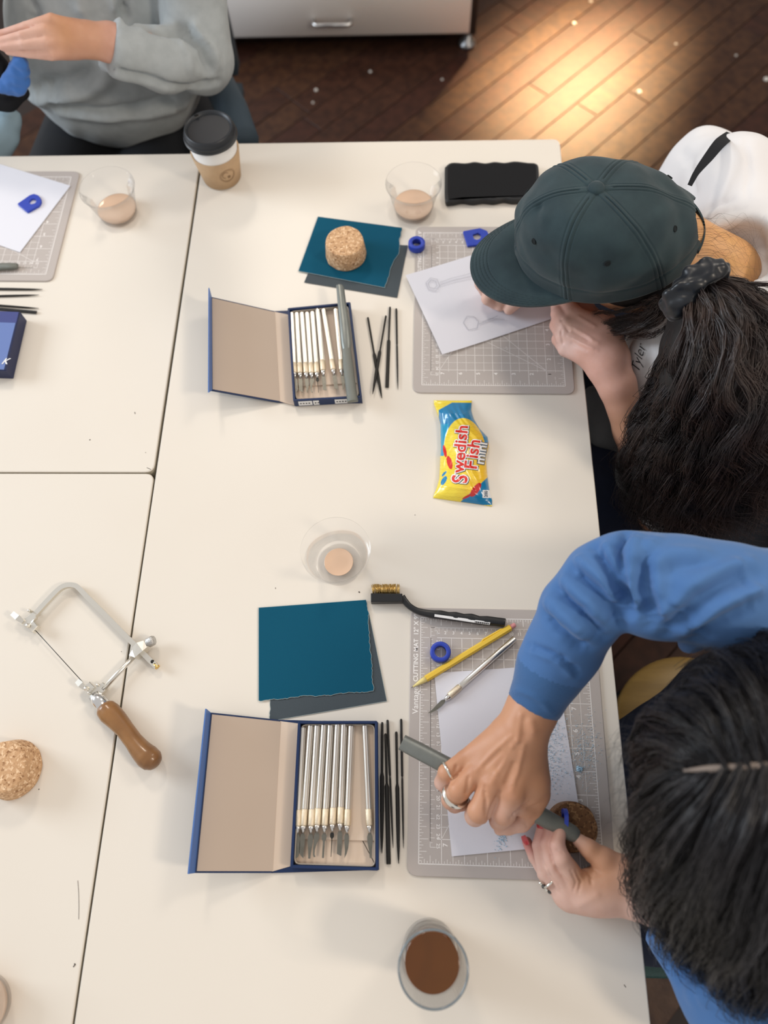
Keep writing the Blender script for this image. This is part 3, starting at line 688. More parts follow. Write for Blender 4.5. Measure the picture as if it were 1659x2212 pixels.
# stickers on the outside of the upper box's front wall
for i, (u0, u1) in enumerate(((.07, .27), (.285, .37), (.60, .80))):
    a = W(633, 866, TH); b = W(782, 858, TH); p0 = a + (b - a) * u0; p1 = a + (b - a) * u1; n = np.array([(b - a)[1], -(b - a)[0], 0]); n /= np.linalg.norm(n)
    V = np.array([[*(p0 + n * .0003)[:2], T + .004], [*(p1 + n * .0003)[:2], T + .004], [*(p1 + n * .0003)[:2], T + TH - .002], [*(p0 + n * .0003)[:2], T + TH - .002]])
    st = mk('sticker', V, [[0, 1, 2, 3]], M_LABEL, trB, smooth=False, label='small white sticker with dark print')
    mks = []; L = np.linalg.norm(p1 - p0); d = (p1 - p0) / L
    for k in range(int(L / .004)):
        s = p0 + d * (.002 + k * .004) + n * .0005; s2 = s + d * .0024; mks.append((np.array([[*s[:2], T + .008], [*s2[:2], T + .008], [*s2[:2], T + .0105], [*s[:2], T + .0105]]), [[0, 1, 2, 3]]))
    if mks: V, Fc = cat(*mks); mk('sticker_print', V, Fc, M_BLACK, trB, smooth=False)

# ================================================================ carving tools
BL = {  # outlines in (along 0..1, across in mm)
 'spoon': [(0, 1.4), (.15, 3.2), (.5, 3.6), (.8, 3.4), (.95, 2.0), (1, 0), (.95, -2.4), (.8, -3.6), (.5, -3.6), (.2, -3.4), (0, -1.4)],
 'curved': [(0, 1.4), (.15, 2.8), (.5, 2.6), (.85, 2.2), (1, 2.6), (.9, -.6), (.8, -2.6), (.4, -3), (.12, -2.6), (0, -1.4)],
 'taper': [(0, 1.6), (.15, 3), (.35, 3), (.7, 1.6), (1, 1.2), (1, -1.2), (.7, -1.6), (.35, -3), (.15, -3), (0, -1.6)],
 'hook': [(0, 1.6), (.1, 3), (.28, 2.8), (.5, .2), (.7, -1.0), (.88, -1.0), (.98, .2), (1, -1.6), (.9, -2.8), (.65, -3), (.4, -2.8), (.15, -3), (0, -1.6)],
 'chisel': [(0, 1.4), (.12, 2.8), (.26, 2.6), (.34, 1.2), (1, 1.1), (1, -1.1), (.34, -1.2), (.26, -2.6), (.12, -2.8), (0, -1.4)],
 'needle': [(0, 1.2), (.1, 2.2), (.2, 2.2), (.3, .5), (1, .3), (1, -.3), (.3, -.5), (.2, -2.2), (.1, -2.2), (0, -1.2)],
 'knife': [(0, 1.6), (.1, 2.6), (.95, 2.6), (1, 2.2), (.92, -2.6), (.1, -2.6), (0, -1.6)],
 'scalpel': [(0, 1.5), (.12, 2.6), (.35, 2.8), (.6, 2.2), (.82, .8), (1, -1.6), (.7, -1.4), (.35, -2.4), (.12, -2.6), (0, -1.5)]}
def carving_tool(p0, p1, kind, label, group, h=.0112, r=.0036, hb=None, ribs=True, bdark=False):
    A = W(*p0, h); B = W(*p1, h if hb is None else hb); u = (B - A); L = np.linalg.norm(u); u = u / L
    t = empty('carving_tool', (*A[:2], A[2] - r), label, 'carving tool', group)
    prof = [(math.cos(2 * math.pi * k / 32) * (1 if k % 4 < 2 or not ribs else .90), math.sin(2 * math.pi * k / 32) * (1 if k % 4 < 2 or not ribs else .90)) for k in range(32)]
    V, Fc = tube([A, A + u * .0008, A + u * L * .645], [r * .85, r, r], prof=prof); mk('handle', V, Fc, M_ALU, t, smooth=not ribs)
    V, Fc = tube([A + u * L * .643, A + u * L * .65, A + u * L * .76, A + u * L * .768], [r * .95, r * 1.12, r * 1.12, r * .95], 20); mk('collar', V, Fc, M_KNURL, t, label='knurled pale collar')
    V, Fc = tube([A + u * L * .766, A + u * L * .78, A + u * L * .825], [r * .95, r * .92, r * .45], 20); mk('ferrule', V, Fc, M_STEELT, t)
    v = np.cross(np.array([0, 0, 1.]), u); v /= np.linalg.norm(v); b0 = A + u * L * .82; bl = L * .18
    w = np.cross(u, v); top = [b0 + u * bl * a + v * c * .001 + w * .0003 for a, c in BL[kind]]; bot = [q - w * .0006 for q in top]; n = len(top)
    V = np.array(top + bot); Fc = [list(range(n)), list(range(n, 2 * n))[::-1]] + [[i, n + i, n + (i + 1) % n, (i + 1) % n] for i in range(n)]
    mk('blade', V, Fc, M_BLADED if bdark else M_BLADE, t, smooth=False, label='%s-shaped steel blade' % kind)
    return t
low = [((653.8, 1571), (639.7, 1854), 'spoon'), ((671, 1567), (650.6, 1854), 'curved'), ((685, 1567), (668, 1854.7), 'taper'), ((699.6, 1565.5), (681, 1852), 'hook'), ((713.7, 1566), (697.6, 1853.5), 'chisel'),
       ((729, 1564), (715, 1851), 'needle'), ((742.6, 1563.6), (732.5, 1849), 'knife'), ((758.6, 1567.6), (747, 1854), 'scalpel'), ((788, 1566.7), (801, 1853.5), 'taper')]
nm = ['leftmost', 'second from the left', 'third from the left', 'fourth from the left, with a hooked blade', 'fifth from the left, with a narrow chisel blade', 'with a black needle point', 'with a square slanted blade', 'with a curved scalpel blade', 'rightmost, apart from the others']
for (a, b, k), s in zip(low, nm): carving_tool(a, b, k, 'ribbed carving tool in the lower box, ' + s, 'carving tools in the lower box', bdark=k == 'needle')
upp = [((630, 676.6), (638.5, 848), 'spoon'), ((641, 676.6), (650.6, 848), 'curved'), ((652, 676), (664.5, 848), 'scalpel'), ((663.5, 676), (676, 848), 'hook'), ((674.7, 674.5), (688, 848), 'needle'),
       ((685.8, 666.6), (701.8, 844), 'knife'), ((698.8, 669), (726.8, 841), 'knife'), ((725, 668.5), (742.5, 842), 'scalpel')]
nm = ['leftmost', 'second from the left', 'third from the left', 'fourth from the left', 'fifth from the left, with a thin point', 'sixth from the left, lying a little higher', 'slanting alone beside a gap', 'half hidden by the big file']
for (a, b, k), s in zip(upp, nm): carving_tool(a, b, k, 'ribbed carving tool in the upper box, ' + s, 'carving tools in the upper box', bdark=k == 'needle')

# ================================================================ needle files
M_FILE = pmat('blackened_file_steel', (.022, .021, .020), .42, .5, bump=.6, bscale=1800, bdist=.0004)
def needle_file(p0, p1, fr, w, flat, label, group, h=.0022, tipw=.15, name='needle_file'):
    A = W(*p0, h); B = W(*p1, h - .0008 + .0008); u = B - A; L = np.linalg.norm(u); u /= L; t = empty(name, (*A[:2], T), label, 'needle file', group)
    V, Fc = tube([A, A + u * .001, A + u * L * (fr - .03), A + u * L * fr], [.0009, .0015, .0013, .0012], 12); mk('shank', V, Fc, M_FILE, t)
    s = np.array([0, .06, .5, .8, .93, 1.0]) if not flat else np.array([0, .04, .5, .8, .97, 1.0])
    ww = np.array([.5, 1, .95, .7, .4, tipw]) if not flat else np.array([.5, 1, 1, 1, 1, .95])
    v = np.cross([0, 0, 1.], u); v /= np.linalg.norm(v); V = []; C0 = A + u * L * (fr - .005); l2 = L * (1 - fr + .005)
    for a, b in zip(s, ww):
        q = C0 + u * l2 * a; hw = w / 2 * b; th = min(.0011, hw * .9)
        for dv, dz in ((-1, -.7), (1, -.7), (1, .1), (.55, .9), (-.55, .9), (-1, .1)): V.append(q + v * dv * hw + np.array([0, 0, 1]) * dz * th)
    n = 6; m = len(s); Fc = [[k * n + i, k * n + (i + 1) % n, (k + 1) * n + (i + 1) % n, (k + 1) * n + i] for k in range(m - 1) for i in range(n)] + [list(range(n))[::-1], list(range((m - 1) * n, m * n))]
    Fc = [f[::-1] for f in Fc]
    mk('file_blade', V, Fc, M_FILE, t, smooth=False); return t
g = 'needle files beside the lower tool box'
needle_file((825.6, 1560), (825, 1843), .40, .0046, False, 'leaf-shaped black needle file touching the lower tool box', g)
needle_file((832.7, 1584.5), (839.4, 1867), .40, .0050, True, 'black needle file with a square flat end', g)
needle_file((837, 1555), (849, 1832), .45, .0024, False, 'thin tapered black needle file behind the flat-ended one', g)
needle_file((856, 1580.5), (861, 1866), .41, .0046, False, 'pointed black needle file, second from the cutting mat', g)
needle_file((866.5, 1553), (871.4, 1832.6), .46, .0023, False, 'thin black needle file nearest the lower cutting mat', g)
g = 'needle files beside the upper tool box'
needle_file((794.6, 685.6), (824.8, 860), .45, .0048, False, 'black needle file crossed over, slanting down to the right', g)
needle_file((833.8, 682), (804.9, 851.4), .45, .0048, False, 'black needle file crossed over, slanting down to the left', g, h=.0046)
needle_file((842.5, 663), (836, 837), .42, .0050, True, 'flat-ended black needle file right of the crossed pair', g)
needle_file((856, 666.6), (859.4, 842), .45, .0026, False, 'thin black needle file beside the upper cutting mat', g)
g = 'needle files at the left frame edge'
needle_file((-130, 622), (92, 625), .4, .0042, False, 'needle file at the left edge, nearest the left cutting mat', g)
needle_file((-130, 642), (84, 637), .4, .0036, False, 'needle file at the left edge, second below the mat', g)
needle_file((-130, 650), (84, 666), .4, .0036, False, 'tapered needle file at the left edge just above the closed box', g)
needle_file((-125, 656), (79, 674.5), .4, .0050, True, 'square-ended needle file at the left edge against the closed box', g)

# ================================================================ big half-round files
M_BIG = pmat('grey_file_steel', (.23, .245, .23), .36, .5, bump=.35, bscale=1200, bdist=.0004, var=.3, vscale=40)
M_BIGC = pmat('cut_file_steel', (.19, .20, .18), .40, .45, bump=.9, bscale=1600, bdist=.0006, stretch=(1, 1, 1))
def half_round(pts, label, split=None, flatup=False):
    """pts = [(px,py,h cm,halfwidth px)]"""
    P = np.array([W(x, y, h / 100) for x, y, h, r in pts]); R = np.array([r / depth_scale(p) for p, (x, y, h, r) in zip(P, pts)])
    t = empty('half_round_file', (*P[0][:2], P[0][2] - .01), label, 'file', 'half round ring files')
    Tn = P[-1] - P[0]; Tn /= np.linalg.norm(Tn); v = np.cross([0, 0, 1.], Tn); v /= np.linalg.norm(v); w = np.cross(Tn, v)
    sec = [(math.cos(a), max(0, math.sin(a)) * .72) for a in np.linspace(0, math.pi, 13)] + [(-.9, -.28), (.9, -.28)]
    n = len(sec); V = np.array([P[i] + R[i] * (a * v + b * w) for i in range(len(P)) for a, b in sec])
    def part(i0, i1):
        F_ = [[k * n + i, (k + 1) * n + i, (k + 1) * n + (i + 1) % n, k * n + (i + 1) % n][::-1] for k in range(i0, i1) for i in range(n)] + [list(range(i0 * n, i0 * n + n))[::-1], list(range(i1 * n, i1 * n + n))]
        u = sorted({j for f in F_ for j in f}); mp = {j: i for i, j in enumerate(u)}; return V[u], [[mp[j] for j in f] for f in F_]
    if split:
        a, b = part(0, split); mk('smooth_end', a, b, M_BIG, t, angle=40); a, b = part(split, len(P) - 1); mk('cut_end', a, b, M_BIGC, t, angle=40, label='ridged cutting end')
    else: a, b = part(0, len(P) - 1); mk('file_body', a, b, M_BIGC, t, angle=40)
    return t, P
half_round([(733, 617, 3.0, 7), (735, 622, 3.0, 8.5), (739, 660, 2.8, 9.5), (744, 700, 2.6, 11), (748, 742, 2.5, 11.5), (749, 755, 2.4, 9.5), (752, 790, 2.3, 11.5), (758, 840, 2.1, 11.5), (762, 868, 2.0, 12)],
           'grey half-round file lying across the upper tool box', split=5)
half_round([(-150, 585, .7, 9), (-60, 579, .7, 9), (20, 575.5, .7, 8.5), (36, 575, .65, 7), (39, 575, .6, 5)], 'grey half-round file end on the left cutting mat at the frame edge')
held, heldP = half_round([(868, 1603, 6.2, 17), (905, 1622, 6.1, 18), (960, 1651, 5.9, 18.5), (1060, 1704, 5.5, 19), (1150, 1752, 5.1, 19.5), (1205, 1783, 4.8, 19), (1238, 1801, 4.7, 17.5), (1248, 1807, 4.6, 13)],
           'grey half-round file held in the fist of the person in blue', split=2)

# ================================================================ closed box at the left edge
c3 = [(-90, 668), (43, 673), (13, 800), (-120, 796)]
P = [W(x, y, .022)[:2] for x, y in c3]; t = empty('closed_tool_box', (*np.mean(P, 0), T), 'closed blue tool box at the left frame edge', 'tool box')
V, Fc = slab(P, T + .0002, T + .022, .0012); mk('box_cover', V, Fc, pmat('box_navy', (.006, .014, .07), .4), t, smooth=False)
P = np.array(P); q = lambda u, v: (1 - v) * ((1 - u) * P[0] + u * P[1]) + v * ((1 - u) * P[3] + u * P[2])
V, Fc = slab([q(0, .01), q(.985, .01), q(.985, .20), q(0, .20)], T + .022, T + .0224, .0001); mk('dark_band', V, Fc, pmat('indigo_print', (.045, .06, .22), .45), t, smooth=False, label='dark indigo band')
V, Fc = slab([q(0, .20), q(.975, .20), q(.965, .99), q(0, .99)], T + .022, T + .0223, .0001); mk('blue_panel', V, Fc, pmat('light_indigo_print', (.13, .20, .46), .4), t, smooth=False, label='lighter blue printed panel')
V, Fc = text_at('K', q(.90, .90), q(1, .9) - q(0, .9), .014, T + .0227, .4, .02); mk('printed_letter', V, Fc, M_LABEL, t, smooth=False)

# ================================================================ knife, pencil, brush
carving_tool((1112.5, 1379), (926, 1543), 'scalpel', 'smooth silver craft knife on the paper below the yellow pencil', None, h=.0078, r=.0038, hb=.0060, ribs=False)
M_YEL = pmat('yellow_plastic', (.84, .56, .06), .42, bump=.1, bscale=900); M_YELP = pmat('pale_yellow_tip', (.80, .66, .26), .5)
M_PINK = pmat('pink_eraser', (.70, .30, .31), .8); M_LEAD = pmat('graphite', (.03, .03, .035), .4)
A = W(1113, 1349, .0075); B = W(888.5, 1485.5, .0052); u = B - A; L = np.linalg.norm(u); u /= L
t = empty('mechanical_pencil', (*A[:2], T), 'yellow mechanical pencil with pink eraser lying over the corner of the lower mat', 'pencil')
V, Fc = tube([A, A + u * .001, A + u * .008], [.0022, .0029, .0029], 16); mk('eraser', V, Fc, M_PINK, t)
V, Fc = tube([A + u * .007, A + u * .0075, A + u * L * .86, A + u * L * .865], [.0036, .0041, .0041, .0037], 6); mk('barrel', V, Fc, M_YEL, t, smooth=False)
V, Fc = tube([A + u * L * .863, A + u * L * .90, A + u * L * .985], [.0038, .0031, .0008], 16); mk('tip', V, Fc, M_YELP, t, label='pale yellow cone tip')
V, Fc = tube([A + u * L * .98, B], [.0004, .0003], 8); mk('lead', V, Fc, M_LEAD, t)
v = np.cross([0, 0, 1.], u); v /= np.linalg.norm(v); C = A + u * L * .10 + v * -.0036 + np.array([0, 0, .0018])
if (C - A) @ v < 0 and project([A + v * .01])[1][0] < project([A])[1][0]: C = A + u * L * .10 + v * .0036 + np.array([0, 0, .0018])
s_ = 1 if (C - A) @ v > 0 else -1
V, Fc = tube([C - v * s_ * .002, C + u * .004, C + u * .030 + v * s_ * .0006, C + u * .034 - v * s_ * .001], [.0011, .0013, .0011, .0006], 8); mk('clip', V, Fc, M_YEL, t)

M_BRUSH = pmat('black_brush_plastic', (.012, .013, .015), .36, spec=.5); M_BRASS = pmat('brass_wire', (.90, .62, .22), .28, 1)
t = empty('wire_brush', W(870, 1300, 0), 'black brush with brass bristles above the lower cutting mat', 'brush')
hd = [(801, 1281), (869, 1282), (871, 1299), (801, 1300)]
V, Fc = slab(roundpoly([W(x, y, .012)[:2] for x, y in hd], .0008, 2), T + .0003, T + .012, .0008, True); mk('brush_head', V, Fc, M_BRUSH, t, smooth=False)
pth = [(868, 1291, .6, 8.5), (874, 1298, .6, 7), (884, 1309, .6, 6.3), (898, 1318, .65, 6.3), (915, 1323.5, .75, 7), (935, 1327, .85, 8.3), (952, 1328, .9, 8.8), (968, 1331, .9, 8.4), (984, 1332, .9, 9.4), (1001, 1335, .9, 8.4), (1018, 1336, .9, 9.6),
       (1035, 1340, .9, 8.6), (1052, 1341, .9, 9.4), (1072, 1343, .9, 8.8), (1088, 1345, .9, 8.8), (1091, 1345.5, .9, 8)]
P = spl([W(x, y, h / 100) for x, y, h, r in pth], 4); R = np.interp(np.linspace(0, len(pth) - 1, len(P)), range(len(pth)), [r / 1720 for *_, r in pth])
V, Fc = tube(P, R, prof=[(math.copysign(abs(math.cos(a)) ** .6, math.cos(a)), math.copysign(abs(math.sin(a)) ** .6, math.sin(a)) ) for a in np.linspace(0, 2 * math.pi, 17)[:-1]]); hm = mk('brush_handle', V, Fc, M_BRUSH, t)
la = [(939, 1326.5), (1059.5, 1343.5), (1057.5, 1350), (938.5, 1332)]
V, Fc = slab([W(x, y, .0142)[:2] for x, y in la], T + .0134, T + .0142, .0002); lb = mk('sticker', V, Fc, M_LABEL, hm, smooth=False, label='long white sticker with a barcode')
mks = []
for k in range(14):
    x = 1026 + k * 2.2; y = 1341.5 + k * .31; mks.append((np.array([W(x, y, .0145), W(x + 1.2 * (1 + k % 2 * .5), y + .15, .0145), W(x + 1.2 * (1 + k % 2 * .5) - .4, y + 3.6, .0145), W(x - .4, y + 3.4, .0145)]), [[3, 2, 1, 0]]))
V, Fc = cat(*mks); mk('barcode', V, Fc, M_BLACK, hm, smooth=False)
br = []
for i in range(190):
    x = 805 + 58 * random.random(); z = random.uniform(.002, .0105); a = W(x, 1283, z); b = W(x + random.gauss(0, 1.6), 1262 + random.uniform(-1, 2.5), z); m = (a + b) / 2 + np.array([random.gauss(0, .0005), 0, random.gauss(0, .0004)])
    br.append(tube([a, m, b], .00030, 3))
V, Fc = cat(*br); mk('bristles', V, Fc, M_BRASS, t, kind='stuff', label='golden brass wire bristles')

# ================================================================ saw frame
M_NICKEL = pmat('nickel_plate', (.80, .77, .70), .30, 1); M_WOOD = pmat('varnished_handle_wood', (.30, .145, .050), .30, var=.8, vscale=30, col2=(.16, .070, .024), stretch=(1, 1, 1), spec=.5, coat=.2)
t = empty('jewellers_saw', W(200, 1450, 0), "jeweller's saw frame with a turned wooden handle lying over the table seam", 'saw')
def flatbar(px, h, wpx, th):
    P = np.array([W(x, y, h) for x, y in px]); w = wpx / 1650; Tn, N, B = frames(P); V = []
    for p, tn in zip(P, Tn):
        v = np.cross([0, 0, 1.], tn); v /= np.linalg.norm(v)
        for a, b in ((-1, -1), (1, -1), (1, 1), (-1, 1)): V.append(p + v * a * w / 2 + np.array([0, 0, b * th / 2]))
    m = len(P); return np.array(V), [[k * 4 + i, k * 4 + (i + 1) % 4, (k + 1) * 4 + (i + 1) % 4, (k + 1) * 4 + i][::-1] for k in range(m - 1) for i in range(4)] + [[0, 1, 2, 3], [m * 4 - 1, m * 4 - 2, m * 4 - 3, m * 4 - 4]]
arc = [(72, 1333), (100, 1302), (124, 1277), (136, 1268), (148, 1264.5), (160, 1265), (170, 1270), (190, 1291), (225, 1326), (262, 1364), (297, 1399), (318, 1420), (339, 1441)]
V, Fc = flatbar(spl(arc, 3), .0075, 10.5, .0055); mk('frame_bar', V, Fc, M_NICKEL, t, smooth=False)
V, Fc = tube([W(292, 1416, .008), W(255, 1454, .008), W(222, 1490, .009)], .0030, 14); mk('frame_rod', V, Fc, M_NICKEL, t)
V, Fc = tube([W(286, 1410, .009), W(292, 1413, .0092), W(306, 1400, .0095), W(317, 1393, .0095)], [.0045, .0065, .0068, .005], prof=[(1, 1), (1, -1), (-1, -1), (-1, 1)]); mk('slider', V, Fc, M_NICKEL, t, smooth=False, label='sliding block')
V, Fc = tube([W(317, 1392, .011), W(320, 1389, .012), W(331, 1383, .013), W(334, 1382, .0132)], [.003, .0062, .0062, .005], 18); mk('thumb_screw', V, Fc, pmat('knurled_nickel', (.55, .54, .52), .35, 1, bump=.9, bscale=900, bdist=.0008), t, label='knurled thumb screw')
V, Fc = tube([W(334, 1435, .0075), W(341, 1442, .0075)], [.0032, .0032], 14); mk('end_screw', V, Fc, M_BRASS, t)
V, Fc = tube([W(329, 1429, .0103), W(329, 1429, .0108)], [.0022, .0022], 14); mk('bar_hole', V, Fc, M_BLADED, t)
def clamp(cpts, wing, nut, screw):
    V1 = slab([W(x, y, .010)[:2] for x, y in cpts], T + .004, T + .011, .0008, True)
    V2 = tube([W(*wing[0], .012), W((wing[0][0] + wing[1][0]) / 2, (wing[0][1] + wing[1][1]) / 2, .013), W(*wing[1], .012)], [.0030, .0036, .0022], prof=[(1, .45), (1, -.45), (-1, -.45), (-1, .45)])
    V3 = slab([W(x, y, .014)[:2] for x, y in nut], T + .005, T + .0145, .0008, True)
    V4 = tube([W(*screw, .010), W(screw[0], screw[1], .017), W(screw[0], screw[1], .0185)], [.0026, .0026, .0012], 14); return cat(V1, V2, V3, V4)
V, Fc = clamp([(50, 1352), (44, 1342), (60, 1331), (70, 1322), (79, 1325), (78, 1335), (68, 1345), (60, 1356)], [(27, 1325), (50, 1344)], [(60, 1352), (72, 1340), (82, 1352), (70, 1366)], (60, 1351)); mk('blade_clamp', V, Fc, M_NICKEL, t, smooth=False)
V, Fc = clamp([(196, 1492), (213, 1478), (222, 1474), (231, 1480), (227, 1492), (216, 1505), (214, 1520), (200, 1514)], [(167, 1471), (183, 1487)], [(180, 1483), (193, 1472), (205, 1484), (192, 1498)], (186, 1487)); mk('blade_clamp', V, Fc, M_NICKEL, t, smooth=False)
for q in ((72, 1324), (219, 1483), (201, 1500)):
    V, Fc = lathe([(.0021, 0), (.0021, .012), (.0014, .0132), (.0003, .0135)], W(*q, 0), 14); mk('rivet', V, Fc, M_NICKEL, t)
V, Fc = tube([W(76, 1361, .009), W(181, 1476, .009)], .0005, 4); mk('saw_blade', V, Fc, pmat('dark_saw_steel', (.10, .10, .10), .4, .8), t)
V, Fc = tube([W(204, 1502, .012), W(212, 1512, .0128), W(226, 1527, .0132)], [.0070, .0085, .0090], 24); mk('handle_ferrule', V, Fc, M_CHROME, t)
hp = [(223, 1524, 15), (228, 1530, 22), (238, 1541, 24.5), (252, 1555, 22.5), (270, 1576, 19.5), (288, 1600, 19.5), (304, 1620, 22.5), (318, 1634, 25.5), (329, 1643, 24), (336, 1650, 17), (339, 1653, 6)]
hh = np.interp(range(len(hp)), [0, 3, len(hp) - 1], [1.32, 1.3, 1.5]) / 100
P = np.array([W(x, y, a) for (x, y, r), a in zip(hp, hh)]); R = np.array([r / 1850 for *_, r in hp]); k = 4; P2 = spl(P, k); R2 = np.interp(np.linspace(0, len(R) - 1, len(P2)), range(len(R)), R)
V, Fc = tube(P2, R2, 28); wh = mk('wooden_handle', V, Fc, M_WOOD, t, label='varnished brown wooden handle')

# ================================================================ wax dust
M_DUST = pmat('pale_blue_wax_dust', (.45, .62, .74), .8)
def crumbs(n, cx, cy, sx, sy, ang, s, name, label, h=HM):
    out = []
    for i in range(n):
        a, b = random.gauss(0, sx), random.gauss(0, sy); x = cx + a * math.cos(ang) - b * math.sin(ang); y = cy + a * math.sin(ang) + b * math.cos(ang)
        p = W(x, y, h); q = s * random.uniform(.4, 1.5); th = random.random() * 3
        V = np.array([(math.cos(th + k * 2.1) * q, math.sin(th + k * 2.1) * q * .6, 0) for k in range(3)] + [(0, 0, q * .7)]) + p; out.append((V, [[0, 1, 3], [1, 2, 3], [2, 0, 3], [0, 2, 1]]))
    V, Fc = cat(*out); return mk(name, V, Fc, M_DUST, kind='stuff', smooth=False, label=label, cat='wax dust')
crumbs(650, 1262, 1622, 17, 38, .1, .00060, 'wax_dust', 'pale blue wax dust scattered over the right edge of the lower cutting mat', h=.0028)
crumbs(950, 1192, 1610, 22, 62, -.05, .00070, 'wax_dust', 'pale wax dust on the paper right of the fist', h=HM + .0012)
crumbs(160, 1085, 1808, 6, 14, .2, .0009, 'wax_dust', 'small streak of light blue wax dust under the fist', h=HM + .0012)
crumbs(26, 1252, 1661, 3, 4, 0, .0022, 'wax_dust', 'two small lumps of pale blue wax near the number four', h=.0028)
for q in ((64, 1700), (830, 1290), (983, 1915), (600, 1140), (1003, 1912)):
    pass

# ================================================================ sweets packet
bo = (930, 850); bs = 8.507
def bp(x, y): return bo[0] + x / bs, bo[1] + y / bs
Lb = np.array([(60, 125), (62, 190), (150, 440), (178, 560), (190, 1000), (178, 1180), (170, 1350), (160, 1560), (110, 1740), (60, 1860), (50, 1915)], float)
Rb = np.array([(758, 128), (750, 310), (800, 470), (900, 640), (1050, 800), (1075, 960), (1015, 1170), (1040, 1450), (1080, 1750), (1135, 1960), (1128, 2070)], float)
def cv(P, t):
    s = np.r_[0, np.cumsum(np.linalg.norm(np.diff(P, axis=0), axis=1))]; s /= s[-1]; return np.stack([np.interp(t, s, P[:, 0]), np.interp(t, s, P[:, 1])], -1)
def bag_z(u, v):
    e = np.clip(np.minimum(v, 1 - v) / .13, 0, 1); f = np.clip(1 - abs(2 * u - 1) ** 2.6, 0, 1)
    z = .0012 + .0165 * e ** .7 * f ** .6
    cr = .0011 * np.sin(9 * u + 14 * v + 2 * np.sin(7 * v)) * np.sin(13 * v - 5 * u) + .0009 * np.sin(31 * v + 6 * np.sin(5 * u)) * np.sin(11 * u)
    seal = .0004 * np.sin(v * 900) * (np.minimum(v, 1 - v) < .045)
    return z + cr * np.clip(e, .15, 1) * np.clip(f * 1.5, 0, 1) + seal
NU, NV = 130, 260
U, Vv = np.meshgrid(np.linspace(0, 1, NU), np.linspace(0, 1, NV)); U = U.ravel(); Vv = Vv.ravel()
PX = cv(Lb, Vv) * (1 - U[:, None]) + cv(Rb, Vv) * U[:, None]; Z = bag_z(U, Vv)
def bag3(x, y, z): px, py = bo[0] + x / bs, bo[1] + y / bs; return np.array([W(a, b, c) for a, b, c in zip(px, py, z)])
VB = bag3(PX[:, 0], PX[:, 1], Z); bot = VB.copy(); bot[:, 2] = T + .0002 + .12 * (VB[:, 2] - T) * 0
n = NU * NV; Fs = []
for j in range(NV - 1):
    for i in range(NU - 1): a = j * NU + i; Fs.append([a, a + NU, a + NU + 1, a + 1])
ring = [i for i in range(NU)] + [j * NU + NU - 1 for j in range(1, NV)] + [(NV - 1) * NU + i for i in range(NU - 2, -1, -1)] + [j * NU for j in range(NV - 2, 0, -1)]
VB2 = np.concatenate([VB, bot[ring]]); m = len(ring)
Fs += [[ring[k], ring[(k + 1) % m], n + (k + 1) % m, n + k] for k in range(m)]; Fs.append([n + k for k in range(m)])
x, y = PX[:, 0], PX[:, 1]
YEL = np.array([.86, .68, .05]); YEO = np.array([.80, .50, .03]); BLU = np.array([.010, .21, .44]); TEA = np.array([.015, .27, .45])
t_ = np.clip((x - 450) / 500, 0, 1)[:, None]; C = YEL * (1 - t_) + YEO * t_
def inell(cx, cy, a, b, th): c, s = math.cos(th), math.sin(th); dx, dy = x - cx, y - cy; return ((dx * c + dy * s) / a) ** 2 + ((-dx * s + dy * c) / b) ** 2
oval = inell(640, 1130, 395, 680, -.10) < 1
sc = .5 + .5 * np.sin((x + 50 * np.floor(y / 60) % 2 * 50) / 100 * 6.283); scl = np.abs((y % 64) - 32 - 22 * np.cos(((x + (np.floor(y / 64) % 2) * 52) % 104 - 52) / 104 * 3.14)) < 3.5
C[scl] *= np.array([.88, .82, .6])
top = (y > 165 + np.clip(400 - x, 0, 400) * .55) & (y < 900) & (x > 150 + 0 * y) & ~oval; C[top] = BLU
lf = (y >= 560) & (y < 1150) & (x < 330) & ~oval; C[lf] = TEA * 1.15
rt_ = ~oval & (x > 560) & (y > 1000) & (y > 1980 - (x - 560) * .9); C[rt_] = BLU * .9
C[(y < 170)] = YEL * 1.02; C[y > 2050] = YEL
def blob(cx, cy, a, b, th, col): C[inell(cx, cy, a, b, th) < 1] = col
RED = np.array([.62, .02, .015])
blob(262, 1060, 30, 115, -.2, RED * 1.1); blob(350, 1270, 48, 125, -.25, RED * 1.1); blob(250, 1475, 22, 62, .75, BLU * 1.1); blob(245, 1600, 42, 92, .5, BLU * 1.1)
blob(830, 1770, 62, 150, .62, RED * .8); blob(680, 1890, 22, 110, 1.1, RED * .8)
wb = (x > 955) & (y > 1775) & (y < 1920); C[wb] = (.75, .76, .78)
M_BAG = pmat('printed_foil', (.8, .6, .05), .24, attr='tint', spec=.6, coat=.5)
t = empty('sweets_packet', (*VB.mean(0)[:2], T), 'small yellow and blue packet of mini fish sweets in the middle of the table', 'sweets packet')
o = mk('wrapper', VB2, Fs, M_BAG, t); setcol(o, np.concatenate([C, np.tile(YEL, (m, 1))]))
_gx, _gy = PX[:, 0], PX[:, 1]
